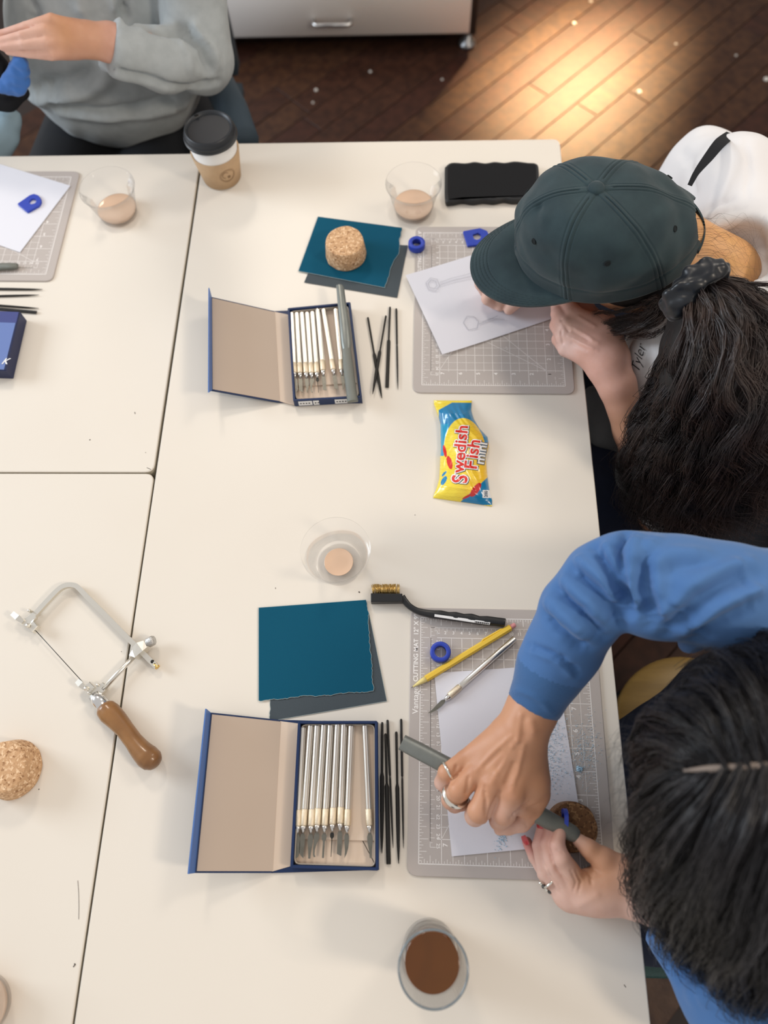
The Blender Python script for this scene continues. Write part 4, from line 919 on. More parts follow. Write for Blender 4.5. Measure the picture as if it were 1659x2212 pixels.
def bag_text(s, o_, u_, size, off, lift, m, name, it=0, ys=1.0):
    V, Fc = textmesh(s, 1.0, it, off); bm_n = 1
    # refine so that letters follow the bulge
    tri = [];
    for f in Fc:
        for i in range(1, len(f) - 1): tri.append([f[0], f[i], f[i + 1]])
    V = V[:, :2].tolist(); lim = .09
    cache = {}
    st = tri; out = []
    for _ in range(5):
        nx = []
        for a, b, c in st:
            l = [math.dist(V[a], V[b]), math.dist(V[b], V[c]), math.dist(V[c], V[a])]; k = int(np.argmax(l))
            if l[k] < lim: out.append([a, b, c]); continue
            a, b, c = [(a, b, c), (b, c, a), (c, a, b)][k]; key = (min(a, b), max(a, b))
            if key not in cache: cache[key] = len(V); V.append([(V[a][0] + V[b][0]) / 2, (V[a][1] + V[b][1]) / 2])
            e = cache[key]; nx += [[a, e, c], [e, b, c]]
        st = nx
    out += st
    V = np.array(V); u = np.array(u_, float); u /= np.linalg.norm(u); v = np.array([u[1], -u[0]])
    X = np.array(o_) + size * (V[:, :1] * u + V[:, 1:2] * v * ys)
    # find (u,v) of each letter point on the wrapper grid
    zz = np.empty(len(X))
    for i, q in enumerate(X): k = np.argmin((_gx - q[0]) ** 2 + (_gy - q[1]) ** 2); zz[i] = Z[k]
    P = bag3(X[:, 0], X[:, 1], zz + lift); return mk(name, P, out, m, t, smooth=False)
M_RED = pmat('red_print', (.66, .020, .012), .3, coat=.4); M_WPR = pmat('white_foil_print', (.85, .85, .85), .3, coat=.4); M_DBL = pmat('dark_blue_print', (.012, .06, .13), .3, coat=.4)
words = [('S', (665, 1655), (.06, -1), 330, 0, 1.2), ('wedish', (604, 1462), (.095, -1), 312, 0, 1.0), ('F', (842, 1405), (.12, -1), 330, 0, 1), ('ish', (862, 1205), (.15, -1), 320, 0, 1.0)]
for s, p, u, sz, it, ys in words:
    bag_text(s, (p[0] + 8, p[1] + 4), u, sz, .085, .0006, M_DBL, 'lettering_shadow', it, ys)
    bag_text(s, p, u, sz, .070, .0009, M_WPR, 'lettering_outline', it, ys)
    bag_text(s, p, u, sz, .018, .0012, M_RED, 'lettering', it, ys)
bag_text('mini', (975, 1310), (.17, -1), 240, .075, .0007, M_DBL, 'lettering_outline'); bag_text('mini', (975, 1310), (.17, -1), 240, .022, .0010, M_WPR, 'lettering')
bag_text('200', (1048, 1905), (0, -1), 78, .012, .0008, M_DBL, 'calorie_figure'); bag_text('sweet', (860, 1800), (.5, -1), 60, .0, .0008, pmat('orange_print', (.85, .30, .22), .4), 'small_print') if False else None

# ================================================================ people: materials
def skin_mat(name):
    m = pmat(name, (.6, .35, .24), .45, attr='tint', var=.25, vscale=55, col2=(.50, .24, .15), bump=.25, bscale=700, bdist=.0004, sss=.12, spec=.4); return m
M_SKIN = skin_mat('skin')
M_NAIL = pmat('red_nail_varnish', (.50, .05, .06), .25, coat=.5); M_NAILP = pmat('natural_nail', (.72, .45, .38), .3, coat=.3)
M_BLUE = pmat('blue_fleece', (.070, .17, .39), .9, sheen=.15, var=.35, vscale=18, col2=(.060, .155, .36), bump=.35, bscale=900, bdist=.0008)
M_BLUEC = pmat('blue_ribbed_cuff', (.048, .13, .30), .9, sheen=.3, bump=.5, bscale=700, bdist=.0008)
M_GREY = pmat('grey_sweatshirt', (.43, .465, .475), .92, sheen=.2, var=.5, vscale=60, col2=(.34, .37, .38), bump=.3, bscale=700, bdist=.0008)
M_JEANS = pmat('navy_trousers', (.010, .016, .040), .85, var=.4, vscale=60)
M_BLACKC = pmat('black_cloth', (.006, .007, .010), .9)
M_WHITE = pmat('white_shirt', (.74, .73, .74), .85, bump=.2, bscale=400, bdist=.0006)
M_CAP = pmat('faded_dark_teal_cotton', (.016, .034, .042), .85, sheen=.15, var=.6, vscale=28, col2=(.030, .058, .066), bump=.5, bscale=1500, bdist=.0005)
M_CAPD = pmat('dark_stitching', (.005, .009, .011), .9)
M_HAIR = pmat('dark_brown_hair', (.013, .009, .010), .34, spec=.7, var=.8, vscale=26, col2=(.042, .021, .015))
M_HAIRB = pmat('hair_base', (.006, .004, .004), .7)
M_HAIRR = pmat('reddish_hair', (.055, .022, .013), .4)
M_SILVER = pmat('silver', (.80, .78, .72), .18, 1); M_SILVERD = pmat('oxidised_silver', (.12, .12, .12), .3, 1)
M_BLUEL = pmat('denim_light', (.30, .42, .50), .9); M_SCR = pmat('blue_scrunchie', (.045, .16, .48), .8, sheen=.3)

def solid_obj(s, name, m, parent, strokes=(), it=1, disp=None, tint=None, **kw):
    V, Q = s.mesh(); V = relax(V, Q, it)
    if strokes: V = carve(V, Q, strokes)
    if disp: V = V + vnormals(V, Q) * disp(V)[:, None]
    if it: V = relax(V, Q, 1, .3)
    o = mk(name, V, Q, m, parent, **kw)
    if tint is not None: setcol(o, tint(V))
    return o, V, Q
def joinVQ(*p):
    V = []; Q = []; n = 0
    for v, q in p: V.append(v); Q.append(np.asarray(q) + n); n += len(v)
    return np.concatenate(V), np.concatenate(Q)
def box_of(pts, pad):
    P = np.array([p for p, r in pts]); R = np.array([r for p, r in pts])[:, None]; return (P - R).min(0) - pad, (P + R).max(0) + pad
def nail(c, axis, n, w, l, m, parent):
    a = np.array(axis, float); a /= np.linalg.norm(a); n = np.array(n, float); n -= a * (n @ a); n /= np.linalg.norm(n); b = np.cross(a, n); V = []; Fs = []
    for i in range(5):
        for j in range(7):
            u = -1 + 2 * i / 4; v = -1 + 2 * j / 6; V.append(c + a * u * l + b * v * w * (1 - .25 * u * u) + n * (.0012 - .0012 * v * v - .0004 * u * u))
    Fs = [[i * 7 + j, i * 7 + j + 1, (i + 1) * 7 + j + 1, (i + 1) * 7 + j] for i in range(4) for j in range(6)]
    return mk('fingernail', V, Fs, m, parent)
def finger_ring(c, axis, R, rw, m, parent, name='finger_ring', label=None, wob_=0):
    a = np.array(axis, float); a /= np.linalg.norm(a); u = np.cross(a, [0, 0, 1.]); u /= np.linalg.norm(u); v = np.cross(a, u)
    P = [c + R * (math.cos(t) * u + math.sin(t) * v) + a * wob_ * math.sin(t * 2) for t in np.linspace(0, 2 * math.pi, 41)[:-1]]
    rr = [rw * (1 + .5 * max(0, -math.sin(t))) for t in np.linspace(0, 2 * math.pi, 41)[:-1]]
    V, Fc = tube(P, rr, 8, closed=True); return mk(name, V, Fc, m, parent, label=label)

TAN = np.array([.56, .285, .165]); PINK = np.array([.68, .39, .32]); DEEP = np.array([.43, .19, .10]); PALE = np.array([.74, .49, .41])
def tint_by(V, spots, base):
    C = np.tile(base, (len(V), 1))
    for c, r, col in spots: w = np.exp(-(np.linalg.norm(V - c, axis=1) / r) ** 2)[:, None]; C = C * (1 - w) + np.array(col) * w
    return np.clip(C, 0, 1)

# ================================================================ person in blue
A = empty('person', (.60, 0, 0), 'person in a blue sweatshirt with long dark hair, leaning over the lower mat and filing', 'person')
# right hand closed round the file
mc = dict(p=S(1004, 1640, 6.9, 19), r=S(1030, 1668, 7.7, 22), m=S(1063, 1694, 8.3, 25), i=S(1106, 1714, 8.3, 27))
wr = S(1150, 1532, 9.6, 54); mid = S(1118, 1602, 8.6, 52); midr = S(1140, 1640, 7.6, 40)
lo, hi = box_of([wr, S(1200, 1420, 13, 50), S(930, 1790, 2, 20), S(1200, 1800, 2, 20)], .012)
s = Solid(lo, hi, .0013)
s.chain([S(1215, 1425, 13.5, 40), S(1180, 1476, 11.5, 44), wr, S(1130, 1575, 9.2, 53), mid], .008)
up = np.array([0, 0, 1.])
for k, a in (('p', S(1085, 1590, 8.5, 34)), ('r', S(1100, 1600, 8.6, 36)), ('m', S(1118, 1605, 8.6, 38)), ('i', S(1138, 1610, 8.2, 40))): s.cap(a, mc[k], .010)
s.chain([midr, S(1146, 1690, 6.9, 37), S(1140, 1708, 6.6, 32)], .010)
for ch in ([mc['p'], S(965, 1669, 6.7, 19), S(956, 1690, 5.0, 17.5), S(968, 1706, 3.8, 15), S(985, 1706, 3.1, 13)],
           [mc['r'], S(992, 1707, 7.2, 23.5), S(974, 1728, 5.0, 20), S(982, 1737, 3.8, 18), S(1002, 1735, 3.0, 16)],
           [mc['m'], S(1036, 1752, 7.2, 26), S(1026, 1762, 5.0, 22), S(1036, 1757, 3.6, 19), S(1052, 1742, 2.9, 17)],
           [mc['i'], S(1088, 1757, 6.9, 26), S(1078, 1772, 4.7, 21), S(1090, 1767, 3.5, 18), S(1106, 1752, 3.0, 16)]):
    s.chain(ch, .0022)
s.chain([S(1146, 1655, 7.0, 36), S(1160, 1716, 5.9, 25), S(1150, 1748, 5.0, 23)], .007); s.chain([S(1150, 1748, 5.0, 23), S(1126, 1776, 4.3, 20.5), S(1098, 1787, 4.1, 16), S(1079, 1792, 4.0, 12.5)], .002)
s.chain([S(1112, 1733, 6.8, 24), S(1136, 1745, 5.8, 22)], .004)
V1, Q1 = s.mesh(); V1 = relax(V1, Q1, 1)
V1 = carve(V1, Q1, [([(1062, 1690), (1090, 1640), (1115, 1600)], .0028, .0013), ([(1030, 1664), (1070, 1620), (1105, 1590)], .0025, .0012), ([(1104, 1708), (1120, 1660), (1132, 1610)], .0028, .0014), ([(1075, 1660), (1100, 1620)], .003, -.0012),
    ([(1092, 1690), (1108, 1650)], .003, -.0014), ([(1047, 1655), (1080, 1625)], .003, -.0010), ([(1046, 1700), (1049, 1735), (1050, 1760)], .0022, -.0022), ([(1012, 1680), (1008, 1712)], .0022, -.0018), ([(1078, 1712), (1062, 1745), (1053, 1775)], .0022, -.0022),
    ([(985, 1655), (978, 1690)], .0022, -.0018), ([(1146, 1732), (1122, 1748), (1104, 1768)], .0025, -.0022), ([(1130, 1560), (1134, 1585)], .006, -.0020), ([(1146, 1560), (1152, 1580)], .005, .0016), ([(1126, 1545), (1118, 1600)], .003, .0012),
    ([(1160, 1738), (1140, 1745)], .0015, -.0010), ([(1130, 1770), (1138, 1785)], .0013, -.0007)])
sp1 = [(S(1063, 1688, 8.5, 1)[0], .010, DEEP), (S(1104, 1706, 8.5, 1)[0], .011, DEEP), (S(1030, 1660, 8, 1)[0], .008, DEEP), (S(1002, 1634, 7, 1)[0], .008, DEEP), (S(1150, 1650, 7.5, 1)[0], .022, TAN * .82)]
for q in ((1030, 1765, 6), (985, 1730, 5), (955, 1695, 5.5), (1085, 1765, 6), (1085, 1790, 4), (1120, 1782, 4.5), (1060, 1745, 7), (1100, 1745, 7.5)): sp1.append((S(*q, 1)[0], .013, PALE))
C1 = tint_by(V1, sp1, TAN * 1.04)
# left hand steadying cork and wax ring
lo, hi = box_of([S(1120, 1780, 0, 15), S(1480, 1990, 6, 60), S(1200, 2010, 0, 20), S(1300, 1800, 6, 10)], .01); lo[2] = max(lo[2], T - .01)
s = Solid(lo, hi, .0013)
s.chain([S(1520, 1985, 5.5, 56), S(1440, 1955, 4.2, 52), S(1375, 1932, 3.8, 48), S(1310, 1925, 3.3, 44), S(1262, 1930, 2.9, 38)], .010)
s.cap(S(1345, 1895, 3.6, 42), S(1290, 1925, 3.2, 44), .012); s.cap(S(1262, 1930, 2.8, 38), S(1232, 1937, 2.4, 32), .008)
for a, b in ((S(1300, 1925, 3.6, 34), S(1247, 1902, 4.0, 23)), (S(1290, 1932, 3.2, 34), S(1228, 1921, 3.2, 22)), (S(1280, 1940, 2.6, 32), S(1214, 1934, 2.3, 20))): s.cap(a, b, .006)
for ch in ([S(1222, 1936, 1.6, 17), S(1180, 1895, 1.3, 13.5), S(1154, 1852, 1.4, 12.5), S(1138, 1818, 1.5, 10.5)],
           [S(1214, 1934, 2.3, 20), S(1176, 1888, 2.6, 15.5), S(1163, 1826, 3.2, 13.5), S(1171, 1787, 3.9, 11.5)],
           [S(1228, 1921, 3.2, 22), S(1192, 1872, 3.9, 16.5), S(1181, 1822, 4.3, 14), S(1187, 1792, 4.5, 12)],
           [S(1247, 1902, 4.0, 23), S(1215, 1856, 5.2, 18.5), S(1204, 1826, 5.3, 16), S(1209, 1801, 5.0, 14)]): s.chain(ch, .0016)
s.chain([S(1350, 1890, 3.8, 40), S(1305, 1858, 4.3, 25), S(1273, 1834, 4.5, 18), S(1250, 1815, 4.4, 14.5)], .006)
V2, Q2 = s.mesh(); V2 = relax(V2, Q2, 1)
V2 = carve(V2, Q2, [([(1233, 1880), (1243, 1905), (1238, 1925)], .0015, -.0013), ([(1244, 1880), (1254, 1905), (1248, 1930)], .0015, -.0013), ([(1257, 1870), (1275, 1890), (1278, 1910)], .0018, -.0015), ([(1265, 1862), (1285, 1885)], .002, .0012),
    ([(1204, 1838), (1216, 1842)], .0012, -.0008), ([(1190, 1850), (1206, 1880), (1226, 1905)], .0018, -.0014), ([(1178, 1870), (1196, 1900), (1212, 1920)], .0016, -.0012), ([(1290, 1935), (1250, 1955)], .004, .0010)])
V2[:, 2] = np.maximum(V2[:, 2], T + .0012 + .0018 * (V2[:, 0] < .2400) * 0)
sp2 = [(S(1300, 1880, 5, 1)[0], .030, TAN * .95), (S(1280, 1850, 5, 1)[0], .016, TAN), (S(1180, 1800, 4, 1)[0], .014, np.array([.62, .30, .28])), (S(1140, 1820, 2, 1)[0], .012, np.array([.55, .20, .19])), (S(1208, 1830, 5, 1)[0], .012, PINK), (S(1260, 1895, 5, 1)[0], .010, TAN)]
C2 = tint_by(V2, sp2, PALE * .93)
# rest of the body (mostly under clothes): head, neck, trunk, arms, legs
Hd = W(1655, 1735, .225)
nb = Hd + np.array([.125, .0, -.045]); shR = nb + np.array([.05, .165, -.005]); shL = nb + np.array([.05, -.165, -.03]); pel = np.array([.66, 0.0, .55])
elR = S(1362, 1238, 20, 1)[0]; elL = S(1590, 2150, 6.5, 1)[0]
s = Solid((.05, -.35, .02), (.86, .40, 1.10), .006)
s.ell(Hd + np.array([.03, 0, -.01]), (.080, .066, .095), Matrix.Rotation(-.9, 3, 'Y'), .01); s.cap((Hd, .055), (nb, .055), .02); s.cap((Hd + np.array([-.05, 0, -.07]), .012), (Hd + np.array([-.045, 0, -.04]), .008), .01)
s.cap((nb, .06), (nb + np.array([.10, 0, -.18]), .12), .04, (np.array([1, 0, .5]), .7)); s.cap((nb + np.array([.09, 0, -.16]), .13), (pel, .15), .04)
s.chain([(shR, .045), (elR, .028), (S(1262, 1318, 17, 1)[0], .022), (S(1215, 1425, 13.5, 1)[0], .022)], .01); s.chain([(shL, .045), (elL, .03), (S(1520, 1985, 5.5, 1)[0], .024)], .01); s.cap((shR, .06), (shL, .06), .04)
for sy in (1, -1): s.chain([(pel + np.array([0, sy * .07, 0]), .08), ((.28, .055 if sy > 0 else -.080, .56), .05), ((.36, sy * .13, .10), .04), ((.30, sy * .13, .06), .035), ((.18, sy * .14, .055), .03)], .03)
V3, Q3 = s.mesh(); V3, Q3 = relax(V3, Q3, 1), Q3
V, Q = joinVQ((V1, Q1), (V2, Q2), (V3, Q3)); body = mk('body', V, Q, M_SKIN, A); setcol(body, np.concatenate([C1, C2, np.tile(TAN, (len(V3), 1))]))
n_up = np.array([0, -.2, 1.])
nail(S(1134, 1815, 2.1, 1)[0], W(1138, 1818, .015) - W(1154, 1852, .014), (-.8, -.1, .6), .0045, .005, M_NAIL, A); nail(S(1167, 1779, 4.4, 1)[0], (.2, 1, .1), (-.6, .2, .8), .0045, .005, M_NAIL, A)
finger_ring(S(969, 1666, 6.6, 1)[0], S(965, 1669, 6.6, 1)[0] - mc['p'][0], .0110, .0011, M_SILVER, A, label='thin wavy silver ring on the little finger', wob_=.0006)
finger_ring(S(985, 1716, 6.1, 1)[0], S(974, 1728, 5.0, 1)[0] - S(992, 1707, 7.2, 1)[0], .0128, .0023, M_SILVER, A, label='wide silver ring on the ring finger')
rc = S(1186, 1903, 2.6, 1)[0]; finger_ring(rc, S(1176, 1888, 2.6, 1)[0] - S(1214, 1934, 2.3, 1)[0], .0098, .0009, M_SILVER, A, label='silver ring with dark stones')
for k, (x, y) in enumerate(((1168, 1908), (1174, 1915), (1180, 1921), (1187, 1926))):
    V, Fc = lathe([(.0003, 0), (.0021, .0002), (.0023, .0015), (.0012, .0024), (.0003, .0026)], W(x, y, .030 - .001 * k), 10); mk('ring_stone', V, Fc, M_SILVERD if k % 2 else M_SILVER, A)
# blue wax ring being filed (held, a thing of its own)
rcx = W(1219, 1776, .040); P = [rcx + .0115 * (math.cos(t) * np.array([.12, .99, 0]) + math.sin(t) * np.array([0, 0, 1.])) for t in np.linspace(0, 2 * math.pi, 41)[:-1]]
V, Fc = tube(P, .0024, prof=[(1, .9), (1, -.9), (-1, -.9), (-1, .9)], closed=True); mk('wax_ring', V, Fc, M_WAX, smooth=False, label='blue wax ring held upright on the brown cork under the file', cat='wax ring', group='blue carving wax')

# sweatshirt
sl = [S(1153, 1524, 9.7, 63), S(1190, 1440, 12.5, 69), S(1222, 1392, 14.2, 76), S(1262, 1318, 17, 88), S(1305, 1262, 19.5, 90), S(1352, 1232, 21, 84)]
ua = [S(1352, 1236, 21, 88), S(1412, 1258, 21.5, 100), S(1480, 1272, 22, 106), S(1570, 1290, 22, 112), (shR + np.array([0, 0, .0]), .072)]
s = Solid((.06, -.42, T - .20), (.72, .36, 1.13), .0030)
s.chain(sl, .012); s.chain(ua, .012); s.cap((shR, .075), (shL, .075), .05); s.cap((nb + np.array([.03, 0, -.02]), .085), (nb + np.array([.12, 0, -.20]), .155), .05, (np.array([1, 0, .5]), .75)); s.cap((nb + np.array([.10, 0, -.18]), .15), (pel + np.array([0, 0, .02]), .165), .05)
s.ell(S(1420, 1335, 20.5, 1)[0], (.030, .020, .03), None, .015); s.ell(S(1492, 1385, 18.5, 1)[0], (.012, .012, .02), None, .01)
la = [S(1408, 2000, 3.2, 32), S(1462, 2040, 4.2, 52), S(1520, 2098, 5, 66), (elL, .050), (shL, .070)]
s.chain(la, .012)
s.cut(W(1151, 1526, .096), W(1120, 1590, .086) - W(1190, 1440, .125), .058)
s.cut(W(1408, 1998, .032), W(1360, 1960, .02) - W(1462, 2040, .042), .03)
s.cap((nb + np.array([-.02, 0, .0]), .062), (nb + np.array([-.12, 0, .03]), .07), .004, sub=True)
st = [([(1355, 1150), (1344, 1185), (1343, 1230), (1348, 1280), (1362, 1325)], .0055, -0.0145), ([(1368, 1160), (1358, 1195), (1358, 1235), (1366, 1285), (1382, 1330)], .008, 0.0102),
      ([(1283, 1180), (1313, 1228), (1338, 1288), (1350, 1330)], .0055, -0.0119), ([(1305, 1180), (1330, 1225), (1342, 1260)], .005, 0.0068), ([(1232, 1228), (1277, 1264), (1316, 1315), (1338, 1348)], .006, -0.0110), ([(1250, 1210), (1296, 1250), (1330, 1300)], .005, 0.0068),
      ([(1205, 1275), (1240, 1310), (1280, 1350), (1305, 1375)], .006, -0.0102), ([(1220, 1255), (1262, 1292), (1300, 1335)], .005, 0.0059), ([(1180, 1325), (1205, 1355), (1240, 1385), (1270, 1400)], .007, -0.0085), ([(1190, 1300), (1228, 1335), (1262, 1368)], .006, 0.0068),
      ([(1398, 1200), (1394, 1248), (1400, 1292), (1418, 1336)], .007, -0.0127), ([(1412, 1195), (1416, 1245), (1420, 1290), (1432, 1335)], .008, 0.0068), ([(1372, 1290), (1385, 1325), (1400, 1350)], .006, -0.0068),
      ([(1484, 1366), (1521, 1335), (1570, 1308), (1620, 1285), (1657, 1266)], .008, 0.0093), ([(1500, 1380), (1535, 1350), (1580, 1325), (1640, 1295)], .007, -0.0085), ([(1450, 1320), (1491, 1272), (1546, 1240), (1620, 1216)], .008, 0.0085), ([(1470, 1335), (1510, 1290), (1560, 1260), (1630, 1240)], .008, -0.0076),
      ([(1425, 1215), (1455, 1200), (1520, 1195)], .008, 0.0051), ([(1430, 1235), (1465, 1222), (1530, 1222)], .008, -0.0051), ([(1415, 1170), (1390, 1195), (1375, 1210)], .006, 0.0051), ([(1436, 1370), (1460, 1345), (1480, 1330)], .007, -0.0068),
      ([(1139, 1396), (1184, 1408), (1222, 1431), (1250, 1461)], .0028, -0.0058), ([(1135, 1404), (1182, 1417), (1218, 1440), (1246, 1470)], .005, 0.0027), ([(1103, 1494), (1135, 1498), (1170, 1517), (1200, 1548)], .003, 0.0020),
      ([(1440, 2075), (1480, 2095), (1530, 2100)], .008, -0.0102), ([(1500, 2150), (1550, 2140), (1620, 2160)], .01, 0.0085)]
V, Q = s.mesh(); V = relax(V, Q, 2); V = carve(V, Q, st); V = V + vnormals(V, Q) * (.0012 * wob(V, 70, 5) + .0018 * wob(V, 34, 9))[:, None]; V = relax(V, Q, 1, .4)
X, Y, _ = project(V); cen = V[Q].mean(1); wa = W(1153, 1524, .097); ax = W(1190, 1440, .125) - wa; tt = ((cen - wa) @ ax) / (ax @ ax); fm = ((tt < .98) & (np.linalg.norm(cen - wa, axis=1) < .085) & (cen[:, 1] < .25)).astype(int)
sw = mk('sweatshirt', V, Q, [M_BLUE, M_BLUEC], A, fmat=fm, label='bright blue fleece sweatshirt with ribbed cuffs')
# trousers, shoes
s = Solid((.12, -.30, .02), (.90, .34, .76), .006)
for sy in (1, -1): s.chain([(pel + np.array([.02, sy * .080, -.01]), .108), ((.47, .135 if sy > 0 else -.105, .555), .100 if sy > 0 else .085), ((.30, .055 if sy > 0 else -.080, .565), .070), ((.38, sy * .12 - .04, .14), .055)], .03)
s.cap((pel + np.array([0, .05, 0]), .11), (pel + np.array([0, -.05, 0]), .11), .03)
s.D[:] = s.D
o, V, Q = solid_obj(s, 'trousers', M_JEANS, A, disp=lambda V: .003 * wob(V, 45, 2), label='dark navy trousers')
for sy in (1, -1):
    V, Fc = tube(spl([(.42, sy * .13, .055), (.36, sy * .13, .06), (.24, sy * .14, .05), (.16, sy * .145, .04)], 4), [.034] * 4 + [.040] * 4 + [.036] * 4 + [.026], 14, prof=[(math.cos(a), max(-.9, math.sin(a))) for a in np.linspace(0, 2 * math.pi, 15)[:-1]]); V[:, 2] -= V[:, 2].min() - .001; mk('shoe', V, Fc, M_BLACKC, A)
# hair
def hair(guides, n, spread, wave, r0, k=22, tipspread=None, seed=1, wl=5.0):
    """strands interpolated between neighbouring guide curves (each a list of px,py,h)"""
    g = np.random.default_rng(seed); G = []
    for q in guides:
        P = np.array([W(x, y, h / 100) for x, y, h in q]); P = spl(P, 5); s_ = np.r_[0, np.cumsum(np.linalg.norm(np.diff(P, axis=0), axis=1))]; s_ /= s_[-1]; t = np.linspace(0, 1, k); G.append(np.stack([np.interp(t, s_, P[:, i]) for i in range(3)], 1))
    G = np.array(G); nc = max(12, n // 26); uc = (np.arange(nc) + g.random(nc)) / nc * (len(G) - 1); cid = g.integers(nc, size=n)
    dc = g.normal(size=(nc, 1, 3)) * spread * 1.5; pc = g.random((nc, 1, 1)) * 6.283; wc = wl * (.75 + .5 * g.random((nc, 1, 1))); lc = 1 + .12 * g.normal(size=(nc, 1, 1)); t = np.linspace(0, 1, k)[None, :, None]
    u = np.clip(uc[cid], 0, len(G) - 1.001); i = np.floor(u).astype(int); f = (u - i)[:, None, None]; L = G[i] * (1 - f) + G[i + 1] * f
    rise = .25 + .75 * np.sin(np.clip(t * 1.2, 0, 1) * math.pi * .6)
    ax3 = np.array([1., .45, .5]); L = L + dc[cid] * rise + wave * np.clip(t * 2.5, 0, 1) * (ax3 * np.sin(t * 6.283 * wc[cid] + pc[cid]) + np.array([-.4, .8, .6]) * .6 * np.sin(t * 6.283 * wc[cid] * .63 + 2 * pc[cid]))
    fray = .55 + .45 * np.abs(np.sin(t * 5 + pc[cid])); L = L + g.normal(size=(n, 1, 3)) * (spread * (.36 + .5 * g.random((n, 1, 1)))) * rise * fray + .0012 * np.sin(t * 25 + g.random((n, 1, 1)) * 6.28) * g.normal(size=(n, 1, 3))
    if tipspread: L = L + g.normal(size=(n, 1, 3)) * tipspread * t ** 3
    return L, G
gA1 = [[(1525, 1662, 31), (1470, 1655, 30.5), (1425, 1660, 27), (1402, 1690, 22), (1404, 1750, 17)],
       [(1530, 1655, 32), (1475, 1620, 31), (1425, 1600, 27), (1400, 1630, 22), (1396, 1700, 17)],
       [(1570, 1652, 33), (1530, 1580, 32), (1475, 1545, 29), (1430, 1570, 24), (1405, 1640, 19)],
       [(1625, 1650, 33.5), (1590, 1560, 33), (1540, 1505, 30), (1490, 1510, 25), (1440, 1570, 20)],
       [(1680, 1650, 33.5), (1655, 1545, 33), (1610, 1465, 30), (1560, 1450, 25), (1500, 1490, 18)],
       [(1760, 1650, 33.5), (1750, 1520, 33), (1710, 1410, 30), (1640, 1385, 25), (1570, 1420, 18)]]
gA2 = [[(1525, 1664, 31), (1470, 1690, 30), (1425, 1740, 26), (1410, 1810, 20), (1415, 1870, 15), (1400, 1920, 11), (1425, 1955, 9)],
       [(1555, 1664, 32.5), (1500, 1730, 31), (1450, 1800, 27), (1430, 1870, 20), (1432, 1930, 14), (1450, 1985, 9)],
       [(1600, 1664, 33.5), (1550, 1780, 33), (1505, 1880, 29), (1475, 1960, 22), (1478, 2020, 14), (1500, 2060, 10)],
       [(1670, 1664, 33.5), (1640, 1800, 34), (1590, 1930, 30), (1545, 2030, 23), (1540, 2090, 15), (1570, 2130, 10)],
       [(1750, 1664, 33.5), (1740, 1820, 34), (1700, 1980, 30), (1650, 2090, 23), (1640, 2150, 15), (1660, 2180, 10)]]
LA1, GA1 = hair(gA1, 2900, .0055, .0022, .0004, seed=3, wl=1.6); LA2, GA2 = hair(gA2, 3600, .0065, .0042, .0004, tipspread=.006, seed=4, wl=2.2)
curl = []
for k in range(110):
    a0 = rng.random() * 6.28; R_ = .013 + .012 * rng.random(); c_ = W(1422 + rng.normal() * 7, 1905 + rng.normal() * 9, .115 + .012 * rng.random()); tt = np.linspace(0, 4.2 + 1.5 * rng.random(), 22) + a0; curl.append(np.stack([c_[0] + R_ * np.cos(tt), c_[1] + 1.25 * R_ * np.sin(tt), c_[2] + .012 * np.sin(tt * .7)], 1))
fly = []
for k in range(60):
    x0, y0 = 1380 + rng.random() * 20, 1560 + rng.random() * 260; P = spl([W(x0 + 15, y0 - 30, .24), W(x0 - 10, y0, .22), W(x0 - 30 - 30 * rng.random(), y0 + 25 * rng.normal() * .6, .20), W(x0 - 45 - 40 * rng.random(), y0 + 30 + 20 * rng.normal(), .19)], 7); fly.append(P[:22])
s = Solid((.10, -.26, .80), (.62, .30, 1.14), .005)
s.ell(Hd + np.array([.045, 0, .002]), (.100, .088, .090), Matrix.Rotation(-.5, 3, 'Y'), .015)
for G in (GA1, GA2):
    for g in G: s.chain([(p - np.array([-.010, 0, .020]), .0125) for i, p in enumerate(g[1:-2:3])], .012)
s.cap((nb + np.array([.02, .05, .04]), .05), (nb + np.array([.02, -.05, .03]), .05), .03); s.cap((Hd, .09), (nb + np.array([.03, 0, .04]), .07), .03)
V, Q = s.mesh(); V = relax(V, Q, 2)
X, Y, _ = project(V)
Vs, Qs = strands(np.concatenate([LA1, LA2]), .00055, jit=.6); Vc, Qc = strands(np.array(curl), .00022); Vf, Qf = strands(np.array(fly), .00018)
mk('hair', *joinVQ((V, Q)), M_HAIRB, A, label='long dark wavy hair parted in the middle')
mk('hair_strands', *joinVQ((Vs, Qs), (Vc, Qc), (Vf, Qf)), pmat('black_hair', (.008, .008, .011), .36, spec=.6, var=.7, vscale=22, col2=(.020, .017, .019)), A, kind='stuff', label='dark wavy hair strands')
pr_ = spl([W(1478, 1664, .316), W(1530, 1661, .326), W(1590, 1658, .335), W(1650, 1655, .338), W(1740, 1652, .336)], 5); V, Fc = tube(pr_ + np.array([0, 0, -.0015]), np.interp(np.linspace(0, 1, len(pr_)), [0, .3, 1], [.0010, .0030, .0036]), 8); mk('parting', V, Fc, pmat('scalp', (.24, .19, .16), .6), A, label='pale scalp along the parting')

